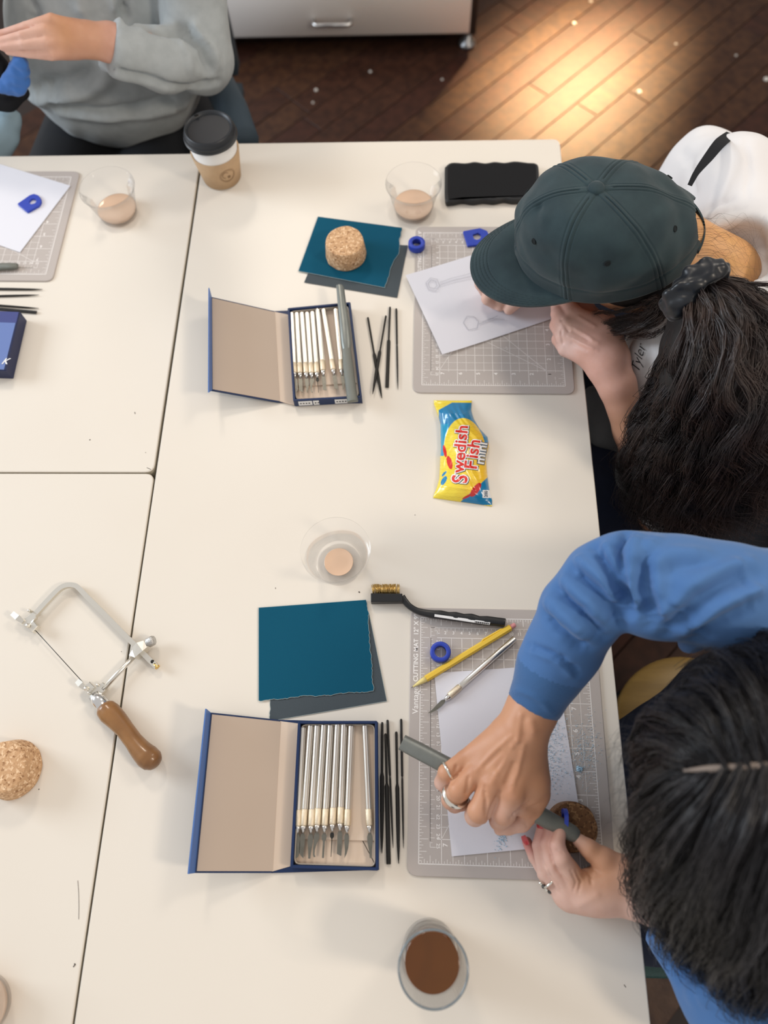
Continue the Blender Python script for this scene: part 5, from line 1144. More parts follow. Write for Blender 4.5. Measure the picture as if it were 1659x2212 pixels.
# ================================================================ person with the cap
B = empty('person', (.62, .68, 0), 'person in a dark green cap and white shirt with a long ponytail', 'person')
mc = dict(p=S(1224, 752, 3.9, 19), r=S(1219, 727, 4.9, 19), m=S(1224, 704, 5.6, 20), i=S(1242, 683, 5.9, 21))
lo, hi = box_of([S(1190, 640, 1, 15), S(1420, 1060, -8, 40), S(1340, 680, 7, 40)], .012)
s = Solid(lo, hi, .0015)
s.chain([S(1400, 1040, -9, 44), S(1364, 930, -1.5, 36), S(1332, 830, 3.2, 38), S(1312, 790, 4.3, 42), S(1285, 755, 5.0, 42)], .010)
for k, a in (('p', S(1285, 770, 4.6, 30)), ('r', S(1285, 755, 5.1, 30)), ('m', S(1290, 740, 5.4, 32)), ('i', S(1300, 722, 5.5, 34))): s.cap(a, mc[k], .008)
s.cap(S(1318, 770, 4.4, 40), S(1300, 705, 4.8, 34), .012)
for ch in ([mc['p'], S(1207, 733, 2.8, 15), S(1212, 715, 1.5, 13), S(1225, 700, 1.0, 12)], [mc['r'], S(1203, 703, 3.6, 15.5), S(1206, 685, 2.1, 14), S(1220, 672, 1.3, 13)],
           [mc['m'], S(1206, 678, 4.4, 16), S(1204, 660, 2.6, 14), S(1215, 645, 1.6, 13)], [mc['i'], S(1222, 655, 4.6, 16), S(1213, 640, 2.8, 14), S(1218, 625, 1.8, 13)]): s.chain(ch, .0020)
s.chain([S(1300, 720, 4.0, 32), S(1262, 668, 3.0, 20), S(1238, 640, 2.2, 16)], .006)
V1, Q1 = s.mesh(); V1 = relax(V1, Q1, 1); V1[:, 2] = np.where((V1[:, 0] < .27) & (V1[:, 2] < T + .0035) & (V1[:, 2] > T - .01), T + .0035, V1[:, 2])
V1 = carve(V1, Q1, [([(1232, 706), (1262, 722), (1290, 740)], .0025, .0012), ([(1228, 728), (1262, 745), (1290, 758)], .0025, .0011), ([(1250, 686), (1285, 705)], .0028, .0012), ([(1240, 716), (1270, 734)], .003, -.0012), ([(1236, 740), (1265, 755)], .003, -.001), ([(1212, 690), (1228, 716)], .0022, -.0018), ([(1212, 716), (1216, 740)], .002, -.0016)])
C1 = tint_by(V1, [(S(1230, 705, 6, 1)[0], .02, PALE), (S(1220, 750, 5, 1)[0], .018, np.array([.80, .56, .50])), (S(1360, 920, 0, 1)[0], .05, TAN * .85), (S(1345, 750, 5, 1)[0], .02, TAN)], PINK * 1.02)
lo, hi = box_of([S(1020, 560, 0, 15), S(1230, 700, 7, 30)], .012); lo[2] = max(lo[2], T - .005); s = Solid(lo, hi, .0015)
s.chain([S(1230, 590, 6, 34), S(1160, 590, 5, 34), S(1110, 600, 4, 34)], .01)
for ch in ([S(1110, 590, 3.8, 26), S(1060, 598, 4.2, 17), S(1040, 612, 3.4, 15), S(1050, 632, 1.8, 13)], [S(1110, 605, 3.8, 26), S(1064, 622, 3.6, 17), S(1054, 645, 2.4, 14), S(1070, 658, 1.2, 11)], [S(1120, 620, 3, 24), S(1082, 640, 2.4, 15), S(1080, 662, 1.4, 11)], [S(1120, 640, 3.2, 22), S(1100, 668, 1.6, 12)]): s.chain(ch, .002)
V2, Q2 = s.mesh(); V2 = relax(V2, Q2, 1); V2[:, 2] = np.maximum(V2[:, 2], T + .0036); C2 = np.tile(PALE, (len(V2), 1))
HB = np.array([.300, .700, .878]); nbB = np.array([.404, .672, .866]); sR = W(1590, 400, .095); sL = W(1640, 900, .085); pB = np.array([.68, .66, .55]); 
s = Solid((-.02, .30, .02), (.90, 1.02, 1.0), .006)
s.ell(HB, (.080, .066, .092), Matrix.Rotation(-.7, 3, 'Y'), .01); s.cap((HB + np.array([-.10, 0, -.055]), .012), (HB + np.array([-.085, 0, -.02]), .008), .01)
s.cap((HB + np.array([.05, 0, -.01]), .06), (nbB, .054), .02); s.cap((sR - np.array([-.02, .02, .04]), .045), (sL + np.array([.02, .02, -.04]), .045), .03); s.cap((nbB - np.array([-.05, 0, .06]), .045), (pB, .12), .03)
s.chain([(sR - np.array([0, 0, .04]), .030), (W(1450, 490, -.01), .028), (W(1240, 590, .06), .028)], .01); s.chain([(sL, .05), (W(1440, 1100, -.13), .04), (W(1400, 1040, -.09), .035)], .02)
for sy in (1, -1): s.chain([(pB + np.array([0, sy * .09, 0]), .085), ((.30, .66 + sy * .14, .555), .06), ((.38, .66 + sy * .14, .10), .04), ((.22, .66 + sy * .15, .055), .03)], .03)
V3, Q3 = s.mesh(); V3 = relax(V3, Q3, 1)
C3 = tint_by(V3, [(nbB + np.array([.02, 0, .06]), .12, np.array([.66, .36, .14]))], TAN)
V, Q = joinVQ((V1, Q1), (V2, Q2), (V3, Q3)); bo_ = mk('body', V, Q, M_SKIN, B); setcol(bo_, np.concatenate([C1, C2, C3]))
finger_ring(S(1052, 604, 4.2, 1)[0], (1, -.3, 0), .0100, .0012, M_SILVER, B, label='silver ring')
# shirt
s = Solid((.18, .26, .42), (.92, 1.06, 1.02), .0045)
s.cap((sR, .066), (sL, .066), .05); s.cap(((sR + sL) / 2 + np.array([.022, 0, .012]), .092), (pB + np.array([-.03, 0, .12]), .155), .05); s.cap((pB + np.array([-.03, 0, .12]), .15), (pB + np.array([-.02, 0, -.02]), .16), .05)
s.chain([(sR, .064), (W(1520, 370, .03), .056), (W(1462, 440, .0), .052)], .02); s.chain([(sL, .064), (W(1520, 1010, -.02), .055), (W(1450, 1080, -.09), .050)], .02)
s.cap((W(1470, 760, .03), .052), (W(1420, 770, -.02), .048), .03); s.chain([(W(1425, 712, .045), .026), (W(1412, 770, .035), .030), (W(1408, 830, .005), .034)], .02); s.cap((W(1480, 760, .0), .07), (W(1440, 760, -.14), .07), .03)
s.cap((nbB + np.array([-.04, 0, .04]), .063), (nbB + np.array([-.01, 0, .05]), .060), .004, sub=True)
s.ell(W(1575, 590, .150), (.024, .036, .035), None, .004, sub=True)
st = [([(1475, 330), (1490, 370), (1500, 420)], .008, -.004), ([(1530, 480), (1560, 462), (1600, 452)], .005, -.004), ([(1535, 500), (1570, 485), (1610, 470)], .005, .003), ([(1528, 455), (1550, 440), (1580, 432)], .005, -.0035),
      ([(1612, 300), (1618, 360), (1615, 430)], .003, -.003), ([(1605, 640), (1630, 610), (1650, 560)], .007, .004), ([(1640, 500), (1650, 540), (1655, 590)], .008, -.004), ([(1380, 700), (1400, 760), (1390, 830)], .006, -.004), ([(1420, 710), (1425, 760)], .006, .003)]
shO, shV, shQ = solid_obj(s, 'shirt', M_WHITE, B, st, 2, disp=lambda V: .0022 * wob(V, 40, 6) + .001 * wob(V, 90, 8), label='loose white shirt')
def ribbon(px, w, m, parent, name, label=None, lift=.002):
    P = spl([W(x, y, h / 100) for x, y, h in px], 6); ww = np.interp(np.linspace(0, 1, len(P)), np.linspace(0, 1, len(w)), w); Tn, N, Bn = frames(P); V = []
    for p, tn, a in zip(P, Tn, ww):
        c = cam_dir = (np.array([0, 0, CZ]) - p); v = np.cross(np.array([0, 0, 1.]), tn); v /= np.linalg.norm(v); n = np.cross(tn, v)
        for i, j in ((-1, -1), (1, -1), (1, 1), (-1, 1)): V.append(p + v * i * a / 2 + n * j * .0008)
    m_ = len(P); Fs = [[k * 4 + i, k * 4 + (i + 1) % 4, (k + 1) * 4 + (i + 1) % 4, (k + 1) * 4 + i][::-1] for k in range(m_ - 1) for i in range(4)] + [[0, 1, 2, 3], [m_ * 4 - 1, m_ * 4 - 2, m_ * 4 - 3, m_ * 4 - 4]]
    return mk(name, V, Fs, m, parent, smooth=False, label=label)
ribbon([(1490, 400, 16.5), (1505, 372, 17), (1530, 340, 17.3), (1556, 308, 17), (1580, 290, 13)], [.006, .008, .013, .016, .016], M_BLACKC, B, 'apron_strap', 'black strap over the far shoulder')
ribbon([(1606, 622, 15), (1630, 645, 16), (1662, 668, 17), (1700, 690, 17)], [.006, .007, .007, .008], M_BLACKC, B, 'apron_strap', 'black strap behind the neck')
# script print laid on the shirt front
TV, TF = textmesh('Tyler', 1.0, .5, -.008); u_ = np.array([.25, -.97]); v_ = np.array([-.97, -.25]); PXY = np.array([1380., 806.]) + 27 * (TV[:, :1] * u_ + TV[:, 1:2] * v_)
Xs, Ys, Zs = project(shV); N_ = vnormals(shV, shQ); TP = []
for q in PXY:
    m_ = np.hypot(Xs - q[0], Ys - q[1]); k_ = np.where(m_ < 14)[0]; k_ = k_ if len(k_) else np.array([np.argmin(m_)]); k_ = k_[Zs[k_] < Zs[k_].min() + .01]; j_ = k_[np.argmin(m_[k_])]; c_ = shV[j_]
    d_ = RM @ np.array([q[0] - CX, CY - q[1], -F]); o_ = np.array([0, 0, CZ]); t_ = ((c_ - o_) @ N_[j_]) / (d_ @ N_[j_]); TP.append(o_ + t_ * d_ + N_[j_] * .0015)
mk('shirt_print', np.array(TP), TF, pmat('black_fabric_print', (.03, .03, .035), .8), shO, smooth=False, label='slanting black script on the shirt front')
s = Solid((.12, .30, .02), (.92, 1.0, .76), .006)
for sy in (1, -1): s.chain([(pB + np.array([0, sy * .08, -.01]), .105), ((.29, .66 + sy * .15, .57), .080), ((.38, .66 + sy * .15, .13), .055)], .03)
solid_obj(s, 'trousers', M_JEANS, B, disp=lambda V: .003 * wob(V, 40, 12), label='dark navy trousers')
s = Solid((.14, .28, .50), (.52, .80, .80), .004)
s.chain([S(1288, 858, -8, 26), S(1305, 920, -10, 38), S(1345, 1000, -12, 36)], .02); s.chain([S(1372, 985, -6, 36), S(1378, 1030, -9, 40), S(1400, 1060, -11, 40)], .015)
solid_obj(s, 'apron', pmat('grey_canvas', (.12, .125, .13), .9, bump=.3, bscale=400), B, disp=lambda V: .004 * wob(V, 90, 4), label='rumpled grey canvas apron')
for sy in (1, -1):
    V, Fc = tube(spl([(.46, .66 + sy * .15, .055), (.38, .66 + sy * .15, .06), (.24, .66 + sy * .16, .05), (.17, .66 + sy * .16, .04)], 4), [.036] * 4 + [.042] * 4 + [.038] * 4 + [.026], 14); V[:, 2] -= V[:, 2].min() - .001; mk('shoe', V, Fc, M_BLACKC, B)
# cap
cap = None
cx_, cy_, zb_ = .259, .706, .892; ax_, ay_, hh_, tl = .113, .094, .122, .20
NA, NT = 480, 110
def dome(th, t, off=0.0):
    """th angle (pi = front), t 0 rim..1 button"""
    ph = t * math.pi / 2; r = np.cos(ph) ** .62; z = np.sin(ph) ** 1.0
    x = (ax_ + off) * r * np.cos(th); y = (ay_ + off) * r * np.sin(th); zz = (hh_ + off) * z
    return np.stack([cx_ + x - .046 * z, cy_ + y - .030 * z, zb_ + tl * x * (1 - .55 * z) + zz + .0 * y], -1)
TH_, TT = np.meshgrid(np.linspace(0, 2 * math.pi, NA, endpoint=False), np.linspace(0, 1, NT)); 
seamd = np.abs(((TH_ - math.pi / 6 * 0 - math.pi) / (math.pi / 3) + .5) % 1 - .5) * (math.pi / 3)          # angular distance to a seam
arc_ = seamd * ax_ * np.cos(TT * math.pi / 2) ** .62
offs = .0016 * np.exp(-(arc_ / .007) ** 2) - .0018 * np.exp(-(arc_ / .0011) ** 2) * (TT < .97) - .0010 * np.exp(-((arc_ - .0055) / .0009) ** 2) - .0010 * np.exp(-((TT - .15) / .012) ** 2)
DV = dome(TH_.ravel(), TT.ravel()); 
wr_ = .0042 * wob(DV, 42, 21) + .0018 * wob(DV, 95, 22) * 1.0; wr_ *= np.clip((1 - TT.ravel()) * 3, 0, 1) * np.clip(TT.ravel() * 6, .1, 1); DV2 = dome(TH_.ravel(), TT.ravel(), 0)
nrm = DV - np.array([cx_, cy_, zb_]); nrm /= np.linalg.norm(nrm, axis=1)[:, None]; DV = DV + nrm * (offs.ravel() + wr_)[:, None]
# dents at the front (left) side
for (px, py, w, a) in ((1130, 600, .012, -.005), (1165, 470, .010, .004), (1150, 450, .006, -.004), (1215, 470, .014, .003), (1180, 560, .012, -.003), (1330, 560, .02, .002)):
    X, Y, Z_ = project(DV); m = np.hypot(X - px, Y - py); k = np.where(m < 14)[0]
    if len(k): c = DV[k[np.argmin(Z_[k])]]; DV = DV + nrm * (a * np.exp(-(np.linalg.norm(DV - c, axis=1) / w) ** 2) * np.clip(TT.ravel() * 5 - .3, 0, 1))[:, None]
keep = []
for j in range(NT - 1):
    for i in range(NA):
        th = TH_[j, i]; d0 = min(th, 2 * math.pi - th)
        if (d0 / .34) ** 2 + ((TT[j, i] - .10) / .20) ** 2 < 1 and TT[j, i] > .085: continue
        keep.append([j * NA + i, j * NA + (i + 1) % NA, (j + 1) * NA + (i + 1) % NA, (j + 1) * NA + i])
inner = DV - nrm * .0018; n = len(DV); Fs = keep + [[n + q for q in f][::-1] for f in keep]; Fs += [[i, n + i, n + (i + 1) % NA, (i + 1) % NA] for i in range(NA)]
cap = empty('cap', (cx_, cy_, zb_), None, None); cap.parent = B; cap.location = tuple(np.array([cx_, cy_, zb_]) - WL[B.name]); WL[cap.name] = np.array([cx_, cy_, zb_])
bpy.data.objects.remove(cap)
cap = mk('cap', np.concatenate([DV, inner]), Fs, M_CAP, B, label='washed dark green-blue six-panel baseball cap')
bt = dome(np.array([0.]), np.array([1.]))[0]
V, Fc = lathe([(.0095, -.001), (.0098, .0008), (.0085, .0035), (.0055, .0050), (.0005, .0055)], bt, 32); mk('cap_button', V, Fc, M_CAP, cap)
for k in range(6):
    th = math.pi / 6 + k * math.pi / 3; p = dome(np.array([th]), np.array([.44]))[0]; p2 = dome(np.array([th + .03]), np.array([.44]))[0]; p3 = dome(np.array([th]), np.array([.47]))[0]; X, Y, Z_ = DV[:, 0], 0, 0
    q = DV[np.argmin(np.linalg.norm(DV - p, axis=1))]; u = p2 - p; u /= np.linalg.norm(u); v = p3 - p; v -= u * (v @ u); v /= np.linalg.norm(v); nn = np.cross(u, v); nn *= np.sign(nn @ (p - np.array([cx_, cy_, zb_])))
    P = [q + nn * .0006 + .0030 * (math.cos(a) * u + math.sin(a) * v) for a in np.linspace(0, 6.283, 17)[:-1]]; V, Fc = tube(P, .0009, 6, closed=True); V2_, F2_ = np.array([q + nn * .0010 + .0026 * (math.cos(a) * u + math.sin(a) * v) for a in np.linspace(0, 6.283, 13)[:-1]]), [list(range(12))]
    V, Fc = cat((V, Fc), (V2_, F2_)); mk('eyelet', V, Fc, M_CAPD, cap)
# peak
NB, NL = 150, 100; th = np.linspace(math.radians(112), math.radians(248), NB); PV = []; 
for j in range(NL):
    l = j / (NL - 1)
    for i, a in enumerate(th):
        e = (i / (NB - 1) - .5) * 2; base = dome(np.array([a]), np.array([.03]), -.004)[0]; R_ = .066 * (1 - abs(e) ** 2.6) ** .62
        d = np.array([-1, .10 * e * -1, 0]); d /= np.linalg.norm(d)
        p = base + d * R_ * l; yy = (p[1] - cy_) / ay_
        p[2] += -.022 * l * (R_ / .066) - .016 * yy * yy * l * (R_ / .066) + .006 * math.sin(l * math.pi) * (1 - e * e)
        rows = sum(math.exp(-((R_ * (1 - l) - q) / .0007) ** 2) for q in (.004, .0085, .013, .0175, .022)) if R_ > .03 else 0
        p[2] -= .0012 * rows * (1 if (i % 3) else .2); PV.append(p)
PV = np.array(PV); PB = PV - np.array([0, 0, .0028]); n = len(PV)
Fs = [[j * NB + i, (j + 1) * NB + i, (j + 1) * NB + i + 1, j * NB + i + 1][::-1] for j in range(NL - 1) for i in range(NB - 1)]; Fs = [f[::-1] for f in Fs]
Fs += [[n + q for q in f][::-1] for f in Fs]; e_ = [(NL - 1) * NB + i for i in range(NB)]; Fs += [[e_[i], e_[i + 1], n + e_[i + 1], n + e_[i]] for i in range(NB - 1)]
mk('cap_peak', np.concatenate([PV, PB]), Fs, M_CAP, cap, label='curved peak with rows of stitching')
sp_ = np.array([dome(np.array([a]), np.array([.05]), .001)[0] for a in np.linspace(-.45, .45, 20)]); V, Fc = tube(sp_, .0065, prof=[(.18, 1), (.18, -1), (-.18, -1), (-.18, 1)]); mk('cap_strap', V, Fc, M_CAP, cap, smooth=False)
# ponytail
gB = [[(1480, 640, 19), (1472, 705, 17), (1452, 780, 12), (1408, 880, 5), (1370, 985, -3), (1376, 1080, -9)],
      [(1488, 632, 20.5), (1486, 715, 19), (1464, 820, 14), (1426, 920, 7), (1400, 1020, 0), (1420, 1120, -7)],
      [(1500, 626, 21.5), (1495, 715, 21), (1482, 830, 17), (1465, 940, 10), (1455, 1050, 2), (1475, 1150, -5)],
      [(1512, 620, 22), (1545, 700, 22.5), (1545, 830, 19), (1530, 950, 12), (1525, 1060, 4), (1545, 1150, -3)],
      [(1522, 614, 22), (1590, 680, 22.5), (1610, 820, 20), (1600, 950, 14), (1595, 1050, 6), (1615, 1110, 0)],
      [(1530, 608, 21.5), (1630, 665, 21), (1680, 790, 19), (1680, 920, 14), (1665, 1010, 8), (1690, 1060, 3)],
      [(1535, 604, 21), (1650, 650, 19), (1740, 760, 17), (1760, 900, 12), (1750, 990, 7), (1770, 1040, 3)]]
LB, GB = hair(gB, 6600, .0075, .0095, .0004, k=28, tipspread=.010, seed=8, wl=4.2)
s = Solid((.14, .12, .55), (.66, .78, 1.06), .005)
for g in GB: s.chain([(p - np.array([0, 0, .020]), .013 + .003 * min(1, i / 2)) for i, p in enumerate(g[1:-3:3])], .012)
s.ell(HB + np.array([-.004, 0, .012]), (.078, .074, .076), None, .012)
V, Q = s.mesh(); V = relax(V, Q, 2); V[:, 2] += 0
gS = [[(1420, 640, 16), (1380, 672, 12), (1330, 690, 9), (1285, 700, 7)], [(1440, 650, 16), (1410, 685, 12), (1360, 700, 9), (1300, 706, 6)], [(1470, 640, 17), (1440, 680, 14), (1400, 700, 11), (1350, 705, 8)]]
LS, _ = hair(gS, 500, .004, .003, .0003, k=28, seed=5, wl=1.5)
fw = []
for k in range(42):
    a = rng.random(); fw.append(spl([W(1505, 470 + 120 * a, .21), W(1530 + 10 * rng.random(), 470 + 120 * a, .21), W(1555 + 20 * rng.random(), 475 + 130 * a + 12 * rng.normal(), .20), W(1590 + 40 * rng.random(), 480 + 150 * a + 30 * rng.normal(), .185), W(1620 + 40 * rng.random(), 500 + 160 * a + 30 * rng.normal(), .17)], 7)[:28])
Vs, Qs = strands(np.concatenate([LB, LS]), .00043, jit=.8); Vf, Qf = strands(np.array(fw), .00013)
mk('hair', V, Q, M_HAIRB, B, label='dark hair under the cap and ponytail core')
mk('hair_strands', *joinVQ((Vs, Qs), (Vf, Qf)), M_HAIR, B, kind='stuff', label='long wavy dark brown ponytail')
s = Solid(W(1500, 640, .24) - .06, W(1500, 640, .24) + .05, .0022)
c0 = W(1500, 622, .212); u = W(1555, 580, .212) - W(1445, 672, .19); u /= np.linalg.norm(u); w_ = np.array([.55, -.5, .0]); w_ -= u * (w_ @ u); w_ = np.cross(u, [0, 0, 1.]); 
for k in range(22): a = k / 22 * 2 * math.pi; p = c0 + u * .030 * math.cos(a) + np.array([0, 0, 1]) * .020 * math.sin(a) + w_ * (.006 if k % 2 else -.006); q = c0 + u * .030 * math.cos(a + .285) + np.array([0, 0, 1]) * .020 * math.sin(a + .285) + w_ * (-.006 if k % 2 else .006); s.cap((p, .011), (q, .011), .004)
solid_obj(s, 'scrunchie', pmat('black_satin', (.004, .006, .010), .35, sheen=.2), B, disp=lambda V: .002 * wob(V, 260, 3), label='black scrunchie')

# ================================================================ person in grey
def SY(px, py, y, r): p = WY(px, py, y); return (p, r / depth_scale(p))
Cg = empty('person', (-.50, 1.34, 0), 'person in a grey sweatshirt cut off by the upper left corner, hands together', 'person')
hl = [SY(300, 100, 1.14, 30), SY(238, 92, 1.13, 37), SY(190, 87, 1.12, 34)]
lo, hi = box_of([SY(-90, 80, 1.08, 40), SY(320, 100, 1.20, 45), SY(100, 150, 1.08, 20), SY(100, 20, 1.12, 20)], .02)
s = Solid(lo, hi, .0022); s.chain(hl, .01); s.cap(SY(185, 84, 1.12, 32), SY(120, 80, 1.11, 30), .012); s.cap(SY(150, 85, 1.115, 36), SY(110, 100, 1.10, 24), .012)
mk_ = [SY(112, 44, 1.11, 14), SY(98, 68, 1.095, 14), SY(100, 94, 1.08, 13.5), SY(110, 118, 1.075, 12)]
for i, m_ in enumerate(mk_): s.cap(SY(160, 68 + i * 11, 1.115, 24), m_, .006)
s.chain([mk_[0], SY(55, 58, 1.10, 10), SY(5, 74, 1.095, 9), SY(-20, 80, 1.095, 8)], .0012); s.chain([mk_[1], SY(48, 78, 1.08, 10.5), SY(0, 90, 1.075, 9)], .0012); s.chain([mk_[2], SY(50, 97, 1.07, 9.5), SY(5, 101, 1.07, 8.5)], .0012); s.chain([mk_[3], SY(62, 116, 1.07, 9), SY(18, 111, 1.07, 8)], .0012)
s.chain([SY(-90, 95, 1.10, 34), SY(-40, 92, 1.09, 28), SY(-10, 88, 1.085, 12)], .01)
V1, Q1 = s.mesh(); V1 = relax(V1, Q1, 1); C1 = tint_by(V1, [(WY(130, 70, 1.10), .035, np.array([.62, .30, .13])), (WY(200, 85, 1.12), .03, np.array([.62, .32, .17])), (WY(60, 90, 1.08), .04, PALE)], PINK)
nC = np.array([-.50, 1.36, 1.22]); s = Solid((-1.0, .95, .02), (-.05, 1.62, 1.55), .009)
s.ell((-.50, 1.32, 1.40), (.078, .092, .11), None, .02); s.cap((nC, .055), (nC + np.array([0, 0, .12]), .055), .02); s.cap((nC + np.array([-.15, 0, -.06]), .07), (nC + np.array([.15, 0, -.06]), .07), .04); s.cap((nC + np.array([0, 0, -.1]), .11), (-.50, 1.36, .55) and (np.array([-.57, 1.36, .55]), .10), .04)
s.chain([(nC + np.array([.18, -.01, -.08]), .04), (WY(425, 100, 1.22), .022), (WY(400, 122, 1.18), .022), (WY(300, 98, 1.14), .022)], .01); s.chain([(nC + np.array([-.18, -.01, -.08]), .05), (np.array([-.84, 1.24, .90]), .038), SY(-90, 95, 1.10, 34)], .02)
s.cap((np.array([-.50, 1.235, 1.40]), .012), (np.array([-.50, 1.24, 1.42]), .008), .01)
for sx in (1, -1): s.chain([(np.array([-.58 + sx * .07, 1.36, .53]), .06), (np.array([-.59 + sx * .10, .98, .55]), .045), (np.array([-.50 + sx * .12, 1.0, .10]), .04), (np.array([-.50 + sx * .12, .88, .055]), .03)], .03)
V3, Q3 = s.mesh(); V3 = relax(V3, Q3, 1); V, Q = joinVQ((V1, Q1), (V3, Q3)); o = mk('body', V, Q, M_SKIN, Cg); setcol(o, np.concatenate([C1, np.tile(TAN, (len(V3), 1))]))
s = Solid((-.98, 1.0, .48), (-.10, 1.62, 1.24), .0055)
s.cap(SY(240, -160, 1.33, 170), SY(240, 60, 1.31, 195), .05, (np.array([0, 1, 0]), .72)); s.cap(SY(240, 60, 1.31, 185), SY(228, 140, 1.29, 186), .05, (np.array([0, 1, 0]), .72)); s.cap((nC + np.array([-.15, 0, -.06]), .085), (nC + np.array([.15, 0, -.06]), .085), .05)
s.chain([(nC + np.array([.18, -.01, -.08]), .075), SY(425, 60, 1.22, 66), SY(432, 125, 1.19, 62)], .02); s.chain([SY(432, 128, 1.19, 64), SY(350, 130, 1.15, 58), SY(258, 106, 1.13, 56)], .015)
s.chain([(nC + np.array([-.18, -.01, -.08]), .075), (np.array([-.84, 1.22, .90]), .065), SY(-70, 110, 1.13, 50)], .02)
s.cut(WY(240, 100, 1.13), WY(180, 84, 1.12) - WY(258, 106, 1.13), .075)
st = [([(85, 190), (150, 172), (200, 150)], .010, -0.0170), ([(60, 215), (150, 210), (220, 175), (225, 120)], .012, 0.0170), ([(120, 222), (200, 238), (290, 235), (400, 205)], .009, -0.0153), ([(100, 235), (180, 250), (300, 252), (400, 228)], .010, 0.0085), ([(260, 0), (272, 40), (330, 60), (400, 70)], .008, -0.0238), ([(250, 0), (258, 30), (300, 55)], .007, 0.0136),
      ([(400, 70), (430, 100), (450, 150)], .008, -0.0136), ([(420, 60), (455, 100), (470, 140)], .007, 0.0102), ([(380, 75), (400, 110), (420, 160)], .008, 0.0085), ([(240, 150), (320, 170), (400, 190), (470, 180)], .006, -0.0170), ([(170, 0), (190, 40), (210, 60)], .012, 0.0136), ([(60, 0), (80, 30), (60, 60)], .012, -0.0136)]
solid_obj(s, 'sweatshirt', M_GREY, Cg, st, 2, disp=lambda V: .003 * wob(V, 38, 31) + .0015 * wob(V, 80, 33), label='loose heather grey sweatshirt')
s = Solid((-.92, .86, .06), (-.20, 1.58, .72), .008)
for sx in (1, -1): s.chain([(np.array([-.58 + sx * .08, 1.36, .53]), .105), (np.array([-.59 + sx * .11, .98, .56]), .085), (np.array([-.50 + sx * .12, 1.0, .12]), .055)], .03)
solid_obj(s, 'trousers', M_BLACKC, Cg, label='black trousers')
for sx in (1, -1):
    V, Fc = tube(spl([(-.50 + sx * .12, 1.05, .055), (-.50 + sx * .12, .98, .06), (-.50 + sx * .12, .86, .05), (-.50 + sx * .12, .78, .04)], 4), [.036] * 4 + [.042] * 4 + [.038] * 4 + [.026], 14); V[:, 2] -= V[:, 2].min() - .001; mk('shoe', V, Fc, M_BLACKC, Cg)
s = Solid(WY(10, 175, 1.07) - .10, WY(10, 175, 1.07) + .10, .003)
for k in range(9): a = -.9 + k * .26; s.cap((WY(-4 + 8 * math.cos(a), 190, 1.07), .006), (WY(18 + 34 * math.cos(a * .8), 160 + 44 * math.sin(a) * .9, 1.07), .009), .004)
solid_obj(s, 'wrist_scrunchie', M_SCR, Cg, disp=lambda V: .0016 * wob(V, 330, 3), label='bright blue gathered scrunchie at the wrist')
s = Solid(WY(10, 200, 1.08) - .12, WY(10, 200, 1.08) + .12, .004); s.chain([SY(-30, 110, 1.09, 24), SY(-2, 150, 1.09, 22), SY(20, 190, 1.10, 16)], .01); s.chain([SY(-40, 215, 1.09, 22), SY(15, 215, 1.10, 22), SY(50, 200, 1.12, 14)], .01)
solid_obj(s, 'watch', M_BLACKC, Cg, label='black watch and strap')
s = Solid(WY(10, 290, 1.10) - .14, WY(10, 290, 1.10) + .14, .005); s.chain([SY(-60, 350, 1.08, 30), SY(-5, 300, 1.10, 26), SY(32, 245, 1.13, 13)], .01); s.chain([SY(-20, 345, 1.08, 26), SY(20, 300, 1.10, 18)], .01); s.chain([SY(-30, 270, 1.12, 20), SY(10, 250, 1.14, 14)], .01)
solid_obj(s, 'denim_cloth', M_BLUEL, Cg, disp=lambda V: .006 * wob(V, 80, 3), label='pale denim cloth over the lap')

# ================================================================ seats
M_BIRCH = pmat('yellow_birch', (.52, .33, .10), .4, var=.4, vscale=12, stretch=(1, 8, 1)); M_GSEAT = pmat('dark_green_vinyl', (.010, .045, .042), .45, bump=.6, bscale=350, bdist=.001); M_WSEAT = pmat('grey_white_seat', (.42, .43, .40), .6)
def stool(c, R, zt, label, m, legm):
    t = empty('stool', (c[0], c[1], 0), label, 'stool'); V, Fc = lathe([(R * .6, zt - .028), (R - .004, zt - .026), (R, zt - .018), (R, zt - .006), (R - .006, zt), (R * .5, zt - .002), (.001, zt - .003)], (c[0], c[1], 0), 56); mk('seat', V, Fc, m, t, angle=50)
    for k in range(4):
        a = .78 + k * 1.5708; p = np.array([c[0] + R * .6 * math.cos(a), c[1] + R * .6 * math.sin(a), zt - .03]); q = np.array([c[0] + R * 1.05 * math.cos(a), c[1] + R * 1.05 * math.sin(a), .002]); V, Fc = tube([p, q], [.014, .012], 12); mk('leg', V, Fc, legm, t)
    P = [(c[0] + R * .86 * math.cos(a), c[1] + R * .86 * math.sin(a), .17) for a in np.linspace(0, 6.283, 33)[:-1]]; V, Fc = tube(P, .008, 8, closed=True); mk('foot_ring', V, Fc, legm, t); return t
q3 = [W(x, y, -.33)[:2] for x, y in ((1338, 1512), (1392, 1440), (1494, 1419))]
(x1, y1), (x2, y2), (x3, y3) = q3; D_ = 2 * (x1 * (y2 - y3) + x2 * (y3 - y1) + x3 * (y1 - y2)); ux = ((x1 ** 2 + y1 ** 2) * (y2 - y3) + (x2 ** 2 + y2 ** 2) * (y3 - y1) + (x3 ** 2 + y3 ** 2) * (y1 - y2)) / D_; uy = ((x1 ** 2 + y1 ** 2) * (x3 - x2) + (x2 ** 2 + y2 ** 2) * (x1 - x3) + (x3 ** 2 + y3 ** 2) * (x2 - x1)) / D_; R_ = math.hypot(x1 - ux, y1 - uy)
print('stool', ux, uy, R_)
stool((ux, uy), R_, T - .33, 'round birch stool under the person in blue', M_BIRCH, M_BLACK)
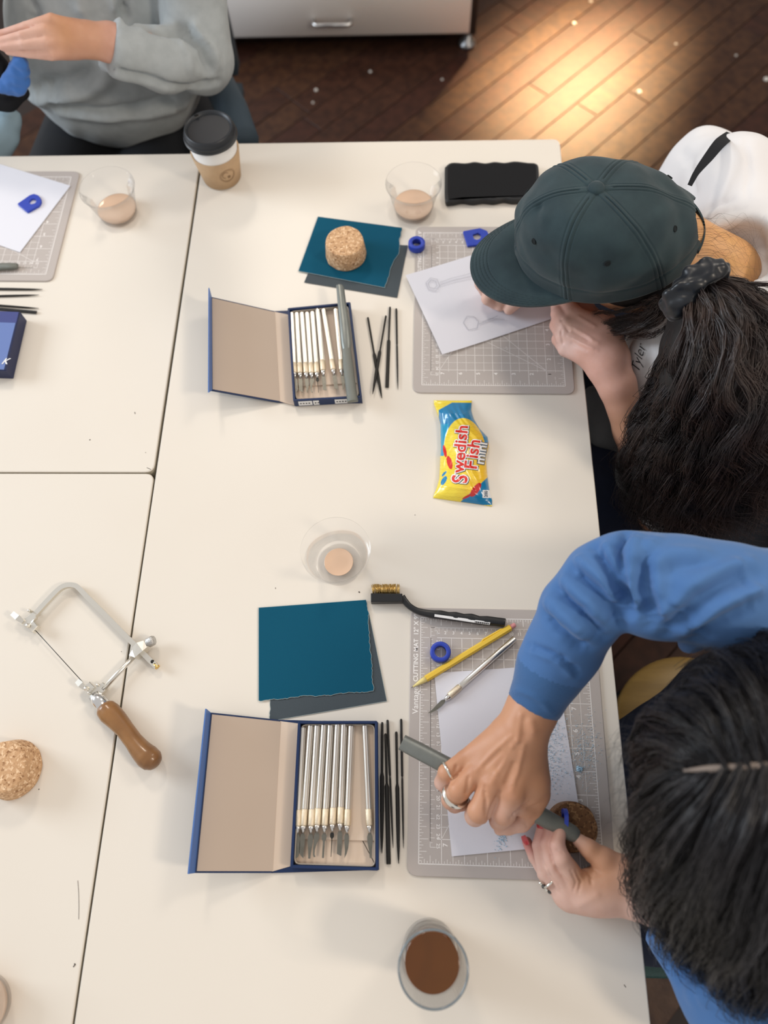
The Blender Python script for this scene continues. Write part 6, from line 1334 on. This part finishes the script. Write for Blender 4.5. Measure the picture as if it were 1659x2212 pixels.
def chair(P4, zt, label, m, th=.03):
    c = np.mean(P4, 0); t = empty('chair', (c[0], c[1], 0), label, 'chair'); V, Fc = slab(roundpoly(P4, .03), zt - th, zt, .008, True); mk('seat', V, Fc, m, t)
    for p in P4: q = c + (np.array(p) - c) * .86; V, Fc = tube([(q[0], q[1], zt - th), (q[0] + (q[0] - c[0]) * .12, q[1] + (q[1] - c[1]) * .12, .002)], .012, 12); mk('leg', V, Fc, M_BLACK, t)
    return t
g = [W(1300, 2020, -.33)[:2], W(1320, 2112, -.33)[:2]]
e0 = W(1480, 2117, -.33)[:2]; chair([(e0[0] - .16, e0[1]), (e0[0] + .25, e0[1]), (e0[0] + .25, e0[1] + .12), (e0[0] - .16, e0[1] + .12)], T - .33, 'bench seat in dark green vinyl at the lower right below the table edge', M_GSEAT)
e1 = W(1360, 1138, -.30)[:2]; ch = chair([(.24, e1[1]), (.68, e1[1]), (.80, e1[1] + .42), (.24, e1[1] + .42)], T - .30, 'pale seat under the person with the cap', M_WSEAT, .035)
for sy in (0.06, .36): V, Fc = tube([(.78, e1[1] + sy, T - .31), (.83, e1[1] + sy, T + .12)], .012, 10); mk('back_post', V, Fc, M_BLACK, ch)
V, Fc = box(.815, e1[1] + .04, T - .06, .845, e1[1] + .38, T + .13, .01); mk('backrest', V, Fc, M_WSEAT, ch)
t = empty('jacket', W(1560, 1180, -.2), 'black fleece jacket heaped on the seat between the two people at right', 'jacket'); s = Solid((.33, .16, .40), (.85, .50, .72), .006)
s.chain([S(1480, 1150, -22, 60), S(1560, 1130, -20, 70), S(1680, 1140, -20, 90)], .03); s.chain([S(1500, 1190, -26, 60), S(1620, 1220, -26, 70)], .03)
solid_obj(s, 'jacket_cloth', pmat('black_fleece', (.004, .006, .012), .95, sheen=.3), t, disp=lambda V: .006 * wob(V, 60, 9))
t = empty('chair', (-.50, 1.42, 0), 'grey upholstered chair behind the person in grey', 'chair'); M_CH = pmat('slate_upholstery', (.035, .055, .075), .8)
V, Fc = box(-.74, 1.20, .40, -.40, 1.62, .445, .01); mk('seat', V, Fc, M_CH, t); V, Fc = box(-.74, 1.60, .46, -.40, 1.64, .95, .012); mk('backrest', V, Fc, M_CH, t)
for x_ in (-.72, -.42):
    for y_ in (1.18, 1.60): V, Fc = tube([(x_, y_, .40), (x_, y_, .002)], .014, 10); mk('leg', V, Fc, M_BLACK, t)
V, Fc = flatbar([(0, 0), (1, 1)], 0, 1, .01) if False else tube([WY(470, 175, 1.30), WY(500, 235, 1.20), WY(528, 305, 1.10)], [.03, .03, .026], 14); mk('arm_rest', V, Fc, M_CH, t, label='padded slate blue arm')
